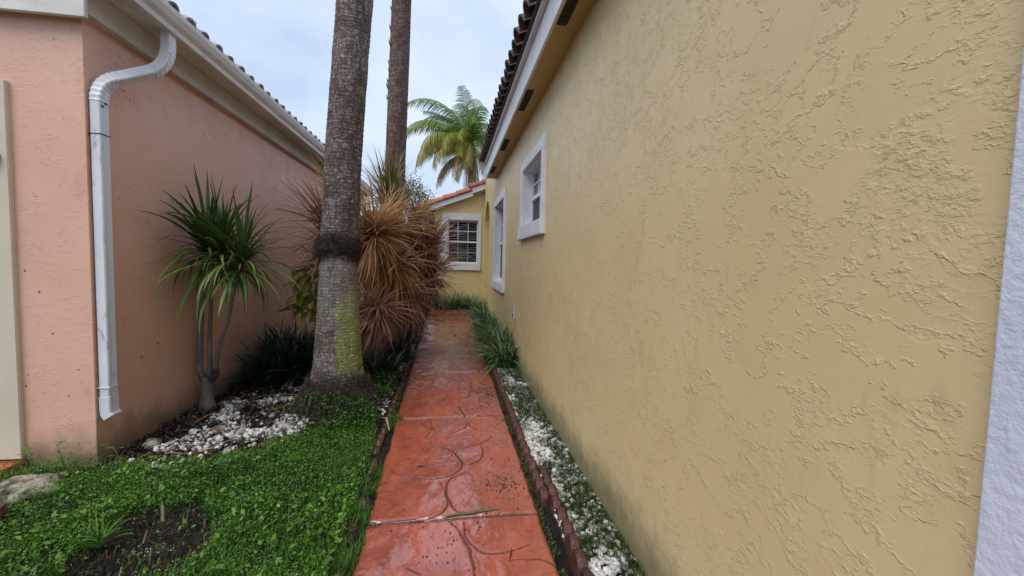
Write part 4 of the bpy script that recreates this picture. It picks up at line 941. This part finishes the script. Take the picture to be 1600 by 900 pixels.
LB = [(-.62, 'leftmost dark strappy plant of the row below the far window'), (-.33, 'strappy plant of the far row just left of the path end middle'), (-.02, 'strappy plant below the middle of the far window'), (.30, 'strappy plant below the right half of the far window'), (.62, 'strappy plant in the corner by the arched wall')]
for k, (x_, lb) in enumerate(LB): clump('strappy_plant', (x_, 11.0+.03*(k % 2), .10), 150, .68, .020, 'liri', lb, 'plant', GB, 90+k, spread=.07, dr=1.7)
GM = 'dark green grassy mounds by the pink wall'
LM = [((-1.84, 5.05), .74, 520, 'large dark green mound plant beside the pink wall, left of the near palm'), ((-1.50, 5.0), .62, 380, 'dark green mound plant directly behind the left foot of the near palm'),
      ((-2.02, 5.6), .7, 260, 'dark mound plant farthest back against the pink wall'), ((-.80, 4.95), .46, 260, 'dark leafy clump between near palm trunk and left path edging'), ((-.72, 5.9), .42, 170, 'dark clump under the drooping reddish leaves'), ((-.74, 7.2), .5, 170, 'dark clump beside the far left edge of the path'), ((-.78, 8.6), .5, 150, 'farthest dark clump on the left of the path')]
for k, ((x_, y_), Lf, nl, lb) in enumerate(LM): clump('mound_plant', (x_, y_, .0), nl, Lf, .024, 'mound', lb, 'plant', GM, 110+k, spread=.13 if k < 3 else .08, e0=.0, e1=1.5, dr=1.1, varieg=False, ns=6)
# broad leaved yellow-green shrub
cro = empty('broad_leaf_shrub', (-1.78, 5.85, 0), 'yellow green broad leaved shrub between the pink wall and near palm', 'shrub')
MB().tube([(0, 0, -.05), (.02, 0, .5), (.0, -.05, 1.1)], [.02, .015, .01], 8).make('stem', 'cane', cro, smooth=True)
pf = lambda t: math.sin(math.pi*min(1, t*.96+.04))**.8
LVs = []
for k in range(5):
    V, Fc, T = ribbon_leaf(.24, .085, 7, .5-k*.3, .9, .25, prof=pf); LVs.append(raw('leaf', V, Fc, 'croton', link=False, smooth=True, tone=np.clip(.25+.18*k+.35*(np.arange(len(T)) % 3 == 1)-.1*T, 0, 1)))
rg = random.Random(8)
for i in range(110):
    a = rg.uniform(0, 6.28); rr_ = rg.uniform(.02, .22); z = rg.uniform(.70, 1.30)
    inst('leaf', LVs[rg.randrange(5)], cro, (math.cos(a)*rr_, math.sin(a)*rr_-.1, z), (rg.uniform(-.4, .4), rg.uniform(-.3, .5), a), rg.uniform(.7, 1.15))
# ------------------------------------------------------------------ palms
def frond_mesh(Lr, nl, leaf, rng, e0=.9, droop=1.9, tone0=.3, hang=1.0, wd=.05, tvar=.2):
    V = []; Fc = []; T = []; pts = []; e = e0; p = np.array([0., 0, 0]); n = 26
    for i in range(n+1):
        pts.append((p.copy(), e)); p = p+np.array([math.cos(e), 0, math.sin(e)])*Lr/n; e -= droop/n*(.35+1.3*i/n)
    for i in range(n):                         # rachis as a thin triangle tube
        (a, ea), (c, ec) = pts[i], pts[i+1]; wa, wc = .035*(1-i/n)+.006, .035*(1-(i+1)/n)+.006; k = len(V)
        V += [a+[0, wa, 0], a+[0, -wa, 0], a+[0, 0, -wa*1.2], c+[0, wc, 0], c+[0, -wc, 0], c+[0, 0, -wc*1.2]]; T += [tone0+.2]*6
        Fc += [(k, k+1, k+4, k+3), (k+1, k+2, k+5, k+4), (k+2, k, k+3, k+5)]
    for j in range(nl):
        t = .13+.86*j/nl; f = t*n; i = min(int(f), n-1); a = pts[i][0]*(1-(f-i))+pts[i+1][0]*(f-i); ea = pts[i][1]
        ll = leaf*math.sin(math.pi*(.12+.80*t))**.7*rng.uniform(.85, 1.1)
        for sd_ in (-1, 1):
            if rng.random() < .05: continue
            d = np.array([math.cos(ea)*.75, sd_*.85, math.sin(ea)*.75-.05]); d /= np.linalg.norm(d); w_v = np.array([math.cos(ea), 0, math.sin(ea)])*wd/2
            p = a.copy(); k = len(V); tt = np.clip(tone0+rng.normal(0, tvar*.5)+.1*t, 0, 1)
            for s_ in range(4):
                ww = (.7, 1, .75, .08)[s_]; V += [p+w_v*ww, p-w_v*ww]; T += [tt+.03*s_, tt+.03*s_]
                d = d+np.array([0, 0, -.42*hang*rng.uniform(.8, 1.25)]); d /= np.linalg.norm(d); p = p+d*ll/3
            for s_ in range(3): Fc.append((k+2*s_, k+2*s_+1, k+2*s_+3, k+2*s_+2))
    return raw('frond', np.array(V), np.array([f if len(f) == 4 else (*f, f[-1]) for f in Fc]), 'frond', link=False, tone=np.clip(T, 0, 1))
rg = np.random.default_rng(31)
FG = [frond_mesh(3.9, 70, .85, rg, 1.2, 2.1, .32, .75, .036), frond_mesh(3.9, 70, .88, rg, .95, 2.2, .42, .9, .036), frond_mesh(3.7, 66, .80, rg, 1.4, 1.1, .22, .6, .034), frond_mesh(3.5, 64, .82, rg, .65, 2.1, .60, 1.1, .036)]
FYL = [frond_mesh(3.3, 56, .8, rg, .25, 1.9, .74, 1.5, .036, tvar=.35), frond_mesh(2.8, 46, .7, rg, -.3, 1.3, .92, 1.9, .034, tvar=.3)]
ct = empty('coconut_palm', (1.0, 22, 0), 'coconut palm with green, yellow and browning fronds above the red tiled wing roof', 'palm tree')
MB().tube([(.3, 0, -.3), (.25, 0, .3), (.12, 0, 2.5), (.02, 0, 5), (0, 0, 7.2)], [.24, .17, .14, .13, .15], 14).make('trunk', 'bark2', ct, smooth=True)
CF = [(150, 0, 1.0, 0), (105, 2, 1.05, .1), (82, 2, 1.0, -.05), (60, 0, 1, 0), (172, 1, 1.0, .0), (195, 1, 1.0, .1), (35, 1, 1, 0), (10, 0, 1, .1), (-20, 1, 1, 0), (125, 0, 1.0, .12), (215, 3, .95, .1), (240, 3, .9, .15), (-50, 3, .9, 0), (165, 3, .9, .2),
      (188, 4, 1, .0), (225, 4, .95, .1), (262, 4, .85, .1), (300, 4, .9, 0), (200, 5, 1, .1), (240, 5, .9, 0), (275, 5, .9, .1), (150, 5, .9, 0), (-80, 0, .8, 0), (-110, 2, .8, 0), (270, 1, .8, 0), (180, 0, 1.1, -.1), (-90, 5, 1, .1), (-60, 5, 1, .2), (-115, 5, .9, .1), (-95, 4, .9, .1), (-140, 4, .9, .1), (-160, 5, .95, .1), (255, 3, .8, 0), (-75, 4, .75, .3), (-100, 5, .8, .0), (-125, 5, .8, .2), (-105, 3, .8, .3), (-150, 3, .9, .2), (-30, 5, .9, .1), (140, 1, 1, .1), (118, 3, 1, .0)]
for az, k, s_, pt in CF+[(135, 0, 1, .3), (160, 2, .9, .35), (95, 1, .9, .3), (-100, 5, 1.1, .25), (-82, 5, 1.1, .35), (250, 4, 1, .3), (-135, 0, .6, .2), (-95, 3, .8, .5), (-80, 1, .7, .6), (-110, 1, .7, .55), (-92, 5, 1.1, .5), (-70, 5, 1, .5), (205, 3, 1, .3), (120, 2, 1, .2)]: inst('frond', (FG+FYL)[k], ct, (0, 0, 7.2), (0, pt, math.radians(az)), s_*1.08)
for k in range(5): a = k*1.256; MB().tube([(math.cos(a)*.12, math.sin(a)*.12, 6.95), (math.cos(a)*.2, math.sin(a)*.2, 6.78)], [.05, .10], 8).make('coconut', 'straw', ct, smooth=True)
def palm(label, base, cl, rad, mat, seed, ring=.045, amp=.0035):
    root = empty('palm_tree', base, label, 'palm tree', 'tall palm trunks left of the path'); zs = [c[2] for c in cl]; n = 72
    Z = np.arange(zs[0], zs[-1], .012 if zs[-1] < 20 else .02); A = np.linspace(0, 2*np.pi, n, endpoint=False)
    cx = np.interp(Z, zs, [c[0] for c in cl])-base[0]; cy = np.interp(Z, zs, [c[1] for c in cl])-base[1]
    R_ = np.interp(Z, [r_[0] for r_ in rad], [r_[1] for r_ in rad])
    rgp = np.random.default_rng(seed)
    AA, ZZ = np.meshgrid(A, Z); ph = (ZZ/ring+.5*np.sin(AA+seed)+1.2*vnoise(np.cos(AA)*2+5, ZZ*1.5+np.sin(AA)*2, 1.5, seed)); saw = ph-np.floor(ph)
    hid = vnoise(np.floor(ph)*.7, AA*0+3, 1, seed+1)
    dr_ = amp*(saw-.5)*(.6+hid)+.006*(vnoise(AA/6.283*24, ZZ*9, 1, seed+3)-.5)+.012*(vnoise(AA/6.283*64, ZZ*1.1, 1, seed+4)-.5)
    foot = np.clip((.42-ZZ)/.4, 0, 1); dr_ = dr_+foot*.07*(vnoise(AA/6.283*64*.4, ZZ*14+AA, 1, seed+6)-.4)+foot*.04*(vnoise(AA/6.283*64, ZZ*20, 1, seed+7)-.5)
    RR = R_[:, None]+dr_
    V = np.stack([cx[:, None]+np.cos(AA)*RR, cy[:, None]+np.sin(AA)*RR, ZZ-base[2]], -1).reshape(-1, 3); i = np.arange(len(V)).reshape(len(Z), n); j = np.roll(i, -1, 1)
    Fc = np.stack([i[:-1], j[:-1], j[1:], i[1:]], -1).reshape(-1, 4)
    raw('trunk', V, Fc, mat, root, smooth=True)
    return root
p1 = palm('near tall grey palm trunk with fibre ring and green algae, leaning slightly right', (-1.02, 4.0, 0), [(-1.02, 4, -.1), (-1.01, 4, .36), (-1.006, 4, 1.42), (-.965, 4, 2.3), (-.867, 4, 3.7), (-.80, 4, 6), (-.74, 4, 9)],
          [(-.1, .43), (.0, .39), (.08, .335), (.16, .285), (.26, .24), (.40, .215), (.75, .19), (1.1, .168), (1.42, .158), (2.2, .155), (3.7, .149), (9, .14)], 'bark', 3)
# fibre ring: joined short root hairs around the trunk
r = np.random.default_rng(17); n = 15000; a = r.uniform(0, 6.283, n); z = r.normal(1.505, .055, n).clip(1.39, 1.62)+.02*np.sin(a*3); rd = .158+r.uniform(0, .030, n)*(1-((z-1.505)/.12)**2).clip(.2, 1)
c = np.stack([-1.006+1.02+np.cos(a)*rd+.004, np.sin(a)*rd, z], -1); d = np.stack([np.cos(a), np.sin(a), r.normal(-.3, .8, n)], -1)+r.normal(0, .6, (n, 3)); d /= np.linalg.norm(d, axis=1)[:, None]
s = np.cross(d, r.normal(0, 1, (n, 3))); s /= np.linalg.norm(s, axis=1)[:, None]; ln = r.uniform(.008, .034, n)[:, None]
V = np.stack([c-s*.002, c+s*.002, c+d*ln], 1).reshape(-1, 3); o = raw('root_hair', V, np.arange(n*3).reshape(n, 3), 'fibre', p1); o['kind'] = 'stuff'
n = 11000; a = r.uniform(0, 6.283, n); z = (r.random(n)**1.3)*.36-.03; rd = np.interp(z, [-.1, .0, .08, .16, .26, .40], [.43, .39, .335, .285, .24, .215])+r.uniform(-.005, .045, n)
c = np.stack([.01+np.cos(a)*rd, np.sin(a)*rd, z], -1); d = np.stack([np.cos(a)*.5, np.sin(a)*.5, r.normal(-.7, .5, n)], -1)+r.normal(0, .5, (n, 3)); d /= np.linalg.norm(d, axis=1)[:, None]
s = np.cross(d, r.normal(0, 1, (n, 3))); s /= np.linalg.norm(s, axis=1)[:, None]; ln = r.uniform(.012, .05, n)[:, None]
V = np.stack([c-s*.0028, c+s*.0028, c+d*ln], 1).reshape(-1, 3); o = raw('root_mat', V, np.arange(n*3).reshape(n, 3), 'fibre', p1); o['kind'] = 'stuff'
AA, ZZ = np.meshgrid(np.linspace(0, 2*np.pi, 60, endpoint=False), np.linspace(1.42, 1.59, 14)); RR = .154+.028*np.sin(np.pi*np.clip((ZZ-1.42)/.17, 0, 1))**.7+.022*(vnoise(AA*6, ZZ*60, 1, 2)-.5); ZZ = ZZ+.05*(vnoise(AA*3.5, 0*AA, 1, 7)-.5)
V = np.stack([.014+np.cos(AA)*RR, np.sin(AA)*RR, ZZ], -1).reshape(-1, 3); i = np.arange(len(V)).reshape(14, 60); j = np.roll(i, -1, 1)
raw('fibre_ring', V, np.stack([i[:-1], j[:-1], j[1:], i[1:]], -1).reshape(-1, 4), 'fibre', p1, smooth=True)
# roots at the foot
rg2 = random.Random(6)
for k in range(26):
    a = rg2.uniform(0, 6.28); R0 = rg2.uniform(.27, .33); R1 = R0+rg2.uniform(.08, .2)
    MB().tube([(math.cos(a)*R0*.9, math.sin(a)*R0*.9, rg2.uniform(.10, .26)), (math.cos(a+.1)*(R0+R1)/2, math.sin(a+.1)*(R0+R1)/2, .06), (math.cos(a+.2)*R1, math.sin(a+.2)*R1, -.03)], [.014, .012, .006], 6).make('root', 'fibre', p1, smooth=True)
p2 = palm('farther brown palm trunk rising behind the golden spiky plant', (-1.1, 7.5, 0), [(-1.1, 7.5, -.1), (-1.04, 7.5, 1.2), (-.968, 7.5, 2.57), (-.873, 7.5, 5.77), (-.80, 7.5, 9)], [(-.1, .3), (.2, .21), (1, .18), (2.57, .170), (5.77, .158), (9, .15)], 'bark2', 9, ring=.08)
for k in range(26):                                     # old leaf boots on the left flank
    z = rg2.uniform(4.0, 6.6); a = math.pi+rg2.uniform(-.9, .7); cxk = np.interp(z, [2.57, 5.77, 9], [-.968, -.873, -.80])+1.1; R0 = .158
    MB().tube([(cxk+math.cos(a)*R0*.95, math.sin(a)*R0*.95, z), (cxk+math.cos(a)*(R0+.02), math.sin(a)*(R0+.02), z+.05), (cxk+math.cos(a)*(R0+.035), math.sin(a)*(R0+.035), z+.10)], [.03, .02, .004], 6, sx=.5).make('leaf_boot', 'bark2', p2)
for root, (tx, ty), ztop in ((p1, (-.74+1.02, 0), 9), (p2, (.3, 0), 9)):
    for k in range(11): inst('frond', FG[k % 4], root, (tx, ty, ztop-.02), (0, rg2.uniform(-.2, .3), k*.571+rg2.uniform(-.1, .1)), .8)
# ------------------------------------------------------------------ background trees
def tree(loc, h, rad, label, seed, n=2600, leaf=.10, group='trees beyond the houses'):
    t = empty('background_tree', loc, label, 'tree', group); rg = np.random.default_rng(seed)
    MB().tube([(0, 0, -.2), (.05, 0, h*.35), (0, .05, h*.8)], [.14, .10, .04], 9).make('trunk', 'cane', t, smooth=True)
    cen = rg.normal(0, 1, (26, 3)); cen /= np.linalg.norm(cen, axis=1)[:, None]; cen = cen*rg.uniform(.3, .95, (26, 1))*np.array([rad, rad, rad*.8])+[0, 0, h-rad*.6]
    for c_ in cen[:9]: MB().tube([(0, 0, h*.4), tuple(c_*.6+np.array([0, 0, h*.2])), tuple(c_)], [.05, .03, .012], 6).make('limb', 'cane', t)
    ci = rg.integers(0, 26, n); c = cen[ci]+rg.normal(0, rad*.17, (n, 3)); d = rg.normal(0, 1, (n, 3)); d /= np.linalg.norm(d, axis=1)[:, None]; s = np.cross(d, rg.normal(0, 1, (n, 3))); s /= np.linalg.norm(s, axis=1)[:, None]
    L_ = leaf*rg.uniform(.6, 1.3, (n, 1)); V = np.stack([c, c+d*L_*.5+s*L_*.25, c+d*L_, c+d*L_*.5-s*L_*.25], 1).reshape(-1, 3)
    o = raw('crown', V, np.arange(n*4).reshape(n, 4), 'tree', t, tone=np.repeat(rg.random(26)[ci]*.6+rg.random(n)*.4, 4)); o['kind'] = 'stuff'
tree((-2.25, 20, 0), 5.2, 1.15, 'dark green tree just right of the farther palm trunk, below the coconut palm', 3, 4200)
tree((-1.0, 15.5, 0), 3.0, 1.0, 'dark shrub like tree behind the reddish plants at the left of the yellow wing', 4, 4200, .09)
tree((-2.4, 13.6, 0), 2.3, 1.1, 'dark bush at the far end of the pink house', 5, 9000, .11)
tree((-1.45, 13.0, 0), 2.1, 1.0, 'low dark bush between the pink house end and the yellow wing', 6, 9000, .11)
tree((-1.0, 9.6, 0), 1.5, .8, 'dark bush behind the reddish plants near the path end', 7, 7000, .09)
# ------------------------------------------------------------------ rocks and small things
def rock(name, loc, sz, label, seed, cat='rock', mat='rock', rz=0):
    import bmesh
    bm = bmesh.new(); bmesh.ops.create_icosphere(bm, subdivisions=4, radius=1); rg = np.random.default_rng(seed)
    for v in bm.verts:
        c = v.co; f = 1+.35*(float(vnoise(c.x*1.7+9, c.y*1.7+c.z*1.3+9, 1.0, seed))-.5)+.28*(float(vnoise(c.x*4+9, c.y*4+c.z*3+9, 1.0, seed+1))-.5)+.12*(float(vnoise(c.x*9+29, c.y*9+c.z*8+29, 1.0, seed+2))-.5)
        v.co = Vector((c.x*sz[0]*f, c.y*sz[1]*f, c.z*sz[2]*f))
    me = bpy.data.meshes.new(name); bm.to_mesh(me); bm.free(); me.materials.append(MT[mat]); me.polygons.foreach_set('use_smooth', np.ones(len(me.polygons), dtype=bool))
    return props(inst(name, me, None, loc, (0, 0, rz)), label, cat)
rock('rock', (-2.40, 2.66, .035), (.17, .10, .075), 'pale pitted limestone rock lying in the lawn at the left edge', 1, rz=.5)
rock('rock', (-2.10, 3.28, .03), (.055, .045, .045), 'small mossy brown rock at the wall end of the pebble patch', 2)
rock('rock', (-1.62, 3.55, .04), (.022, .018, .055), 'small upright pointed stone standing in the white pebbles', 3)
rock('rock', (-2.30, 2.83, .05), (.028, .02, .016), 'single white pebble lying on the lawn beside the limestone rock', 5, cat='pebble', mat='pebble')
o = MB().tube([(0, 0, -.02), (0, 0, .07), (0, 0, .10), (0, 0, .108)], [.085, .085, .07, .03], 16).make('edging_stub', 'scallop', None, smooth=False); o.location = (-2.28, 2.36, .01); props(o, 'rounded reddish brown edging piece half buried in lawn at left frame edge', 'edging')
def spot(loc, label, rz):
    s = empty('garden_spotlight', loc, label, 'garden light', 'black garden spotlights', rz); s.scale = (.62,)*3
    MB().tube([(0, 0, -.08), (0, 0, .05)], [.006, .008], 8).make('stake', 'black', s)
    MB().tube([(-.035, 0, .045), (-.02, 0, .06), (.03, 0, .095), (.042, 0, .103), (.0425, 0, .1035)], [.018, .028, .034, .036, .026], 14).make('lamp_head', 'black', s, smooth=False)
    MB().box(-.006, .006, -.03, .03, .03, .06).make('bracket', 'black', s, bevel=.002)
spot((.672, 2.66, -.01), 'small black spotlight in the white pebbles beside the right edging', 1.2)
spot((-.64, 5.75, .0), 'small black spotlight by the left path edging under the spiky plants', .4)
# fallen leaves and twigs
def strip(name, pts, wd, mat, label, cat='leaf', z=.006, curl=.004):
    mb = MB(); n = len(pts); V = []
    for i, p in enumerate(pts):
        a = Vector(pts[max(i-1, 0)][:2]); c = Vector(pts[min(i+1, n-1)][:2]); t = (c-a).normalized(); s = Vector((-t.y, t.x)); w_k = wd*(.25+.75*math.sin(math.pi*(i+.4)/(n-.2)))
        zz = p[2] if len(p) > 2 else z; V += [(p[0]+s.x*w_k/2, p[1]+s.y*w_k/2, zz), (p[0], p[1], zz+curl), (p[0]-s.x*w_k/2, p[1]-s.y*w_k/2, zz)]
    mb.v = V; mb.f = [f for i in range(n-1) for f in ((3*i, 3*i+1, 3*i+4, 3*i+3), (3*i+1, 3*i+2, 3*i+5, 3*i+4))]
    return props(mb.make(name, mat), label, cat)
strip('fallen_leaf', [(-.02, 2.225), (.06, 2.24), (.15, 2.245), (.24, 2.262), (.30, 2.265)], .022, 'green_strip', 'long green fallen leaf lying on the nearest joint of the red path', z=.008)
strip('twig', [(-.40, 2.16), (-.33, 2.205), (-.25, 2.21), (-.16, 2.215)], .008, 'seed', 'thin dark twig lying left of the green leaf on the path joint', 'twig')
strip('twig', [(.30, 1.86), (.315, 1.90), (.32, 1.93)], .006, 'seed', 'short dark twig on the nearest slab at its right side', 'twig')
strip('twig', [(-.20, 2.80), (-.165, 2.815), (-.15, 2.80)], .014, 'seed', 'dark curled leaf scrap on the second red slab', 'twig')
strip('dry_leaf', [(-.56, 3.62, .05), (-.50, 3.50, .09), (-.46, 3.38, .03)], .018, 'straw', 'dry straw coloured leaf hanging over the left edging')
rg3 = random.Random(12)
for i, (x_, y_, a, ln, lb) in enumerate([(-1.62, 4.35, .25, .5, 'longest dry brown strap leaf lying across the pebbles before the dark mound'), (-1.95, 4.25, -.2, .35, 'dry strap leaf beside the dragon tree trunk'),
        (-1.75, 3.18, .5, .4, 'dry strap leaf along the lawn edge of the pebble patch'), (-1.85, 3.5, 1.1, .28, 'short dry strap leaf in the middle of the pebbles'), (-1.45, 3.95, .0, .35, 'dry strap leaf on bare soil near the palm foot'), (-2.02, 3.8, 1.4, .3, 'dry strap leaf beside the pink wall')]):
    P = [(x_+math.cos(a)*ln*(t-.5), y_+math.sin(a)*ln*(t-.5)+.03*math.sin(t*5+i), float(ground_h(np.array(x_+math.cos(a)*ln*(t-.5)), np.array(y_+math.sin(a)*ln*(t-.5))))+.035+.012*math.sin(t*6+i)) for t in [k/7 for k in range(8)]]
    strip('dry_leaf', P, .018, 'straw', lb)
# grass tuft and stake on the bare soil
tf = clump('grass_tuft', (-1.66, 2.22, -.03), 34, .17, .007, 'lawn', 'green grass tuft sprouting from the bare soil patch', 'grass', None, 140, spread=.012, e0=.5, dr=1.8, varieg=False)
V, Fc, T = ribbon_leaf(.17, .02, 5, 1.55, .1, .2); o = raw('leaf_blade', V, Fc, 'lawn', tf, tone=.75+0*T); o.location = (.0, .01, 0)
o = MB().prism([(-.008, -.03), (.008, -.03), (.009, .05), (.0, .085), (-.006, .06)], 'y', -.003, .003).make('wood_stake', 'wood'); o.location = (-1.50, 2.40, .0); props(o, 'tiny pale wooden stake at the back edge of the bare soil', 'stake')
r = np.random.default_rng(5); n = 90; a = r.normal(0, 1, (n, 2))*[.06, .02]; x = -1.45+a[:, 0]; y = 2.22+a[:, 1]
props(scatter_blobs('ash_crumbs', np.stack([x, y, ground_h(x, y)+.004], -1), r.uniform(.002, .0055, n), 'pebble', detail=0, tone=r.uniform(.05, .4, n), flat=(.3, .5)), 'pale grey ash crumbs on the bare soil patch', 'ash', kind='stuff')
# weeds against the pink corner and in the gutter
def weed(loc, nl, hh, label, seed, mat='lawn'):
    w_ = empty('weed', loc, label, 'weed', None); rg = random.Random(seed); P = [(0, 0, -.02), (-.01, -.005, hh*.5), (-.035, -.01, hh)]
    MB().tube(P, [.003, .0025, .0015], 6).make('stem', 'wood', w_)
    V, Fc, T = ribbon_leaf(.07, .026, 5, .4, .9, .2, prof=pf); me = raw('leaf', V, Fc, mat, link=False, tone=.45+.2*T)
    for k in range(nl): t = (k+1)/nl; inst('leaf', me, w_, (-.035*t, -.01*t, hh*t), (0, rg.uniform(-.4, .3), rg.uniform(0, 6.28)), rg.uniform(.7, 1.1))
weed((-2.42, 2.98, .03), 7, .16, 'leafy weed growing up against the pink wall near its corner', 1)
weed((-2.60, 3.0, .03), 5, .10, 'small weed at the foot of the pink wall left of the leafy one', 2)
weed((-2.16, 3.06, .02), 6, .10, 'low weed at the foot of the pink house corner beside the pebbles', 3)
GW = 'grass sprouting from the gutter'
for k, (y_, lb) in enumerate([(3.30, 'grass tuft sprouting from the gutter at the top edge of the photo'), (3.72, 'grass tuft sprouting from the gutter above the downspout elbow')]):
    clump('gutter_grass', (-2.0, y_, 3.13), 8, .15, .005, 'weed', lb, 'grass', GW, 150+k, spread=.012, e0=.6, dr=1.4, varieg=False)
clump('flower_stalks', (.12, 10.95, .1), 12, .95, .006, 'cord_red', 'thin dry flower stalks rising above the far strappy plants', 'plant', None, 160, spread=.12, e0=1.15, e1=1.5, dr=.4, varieg=False)
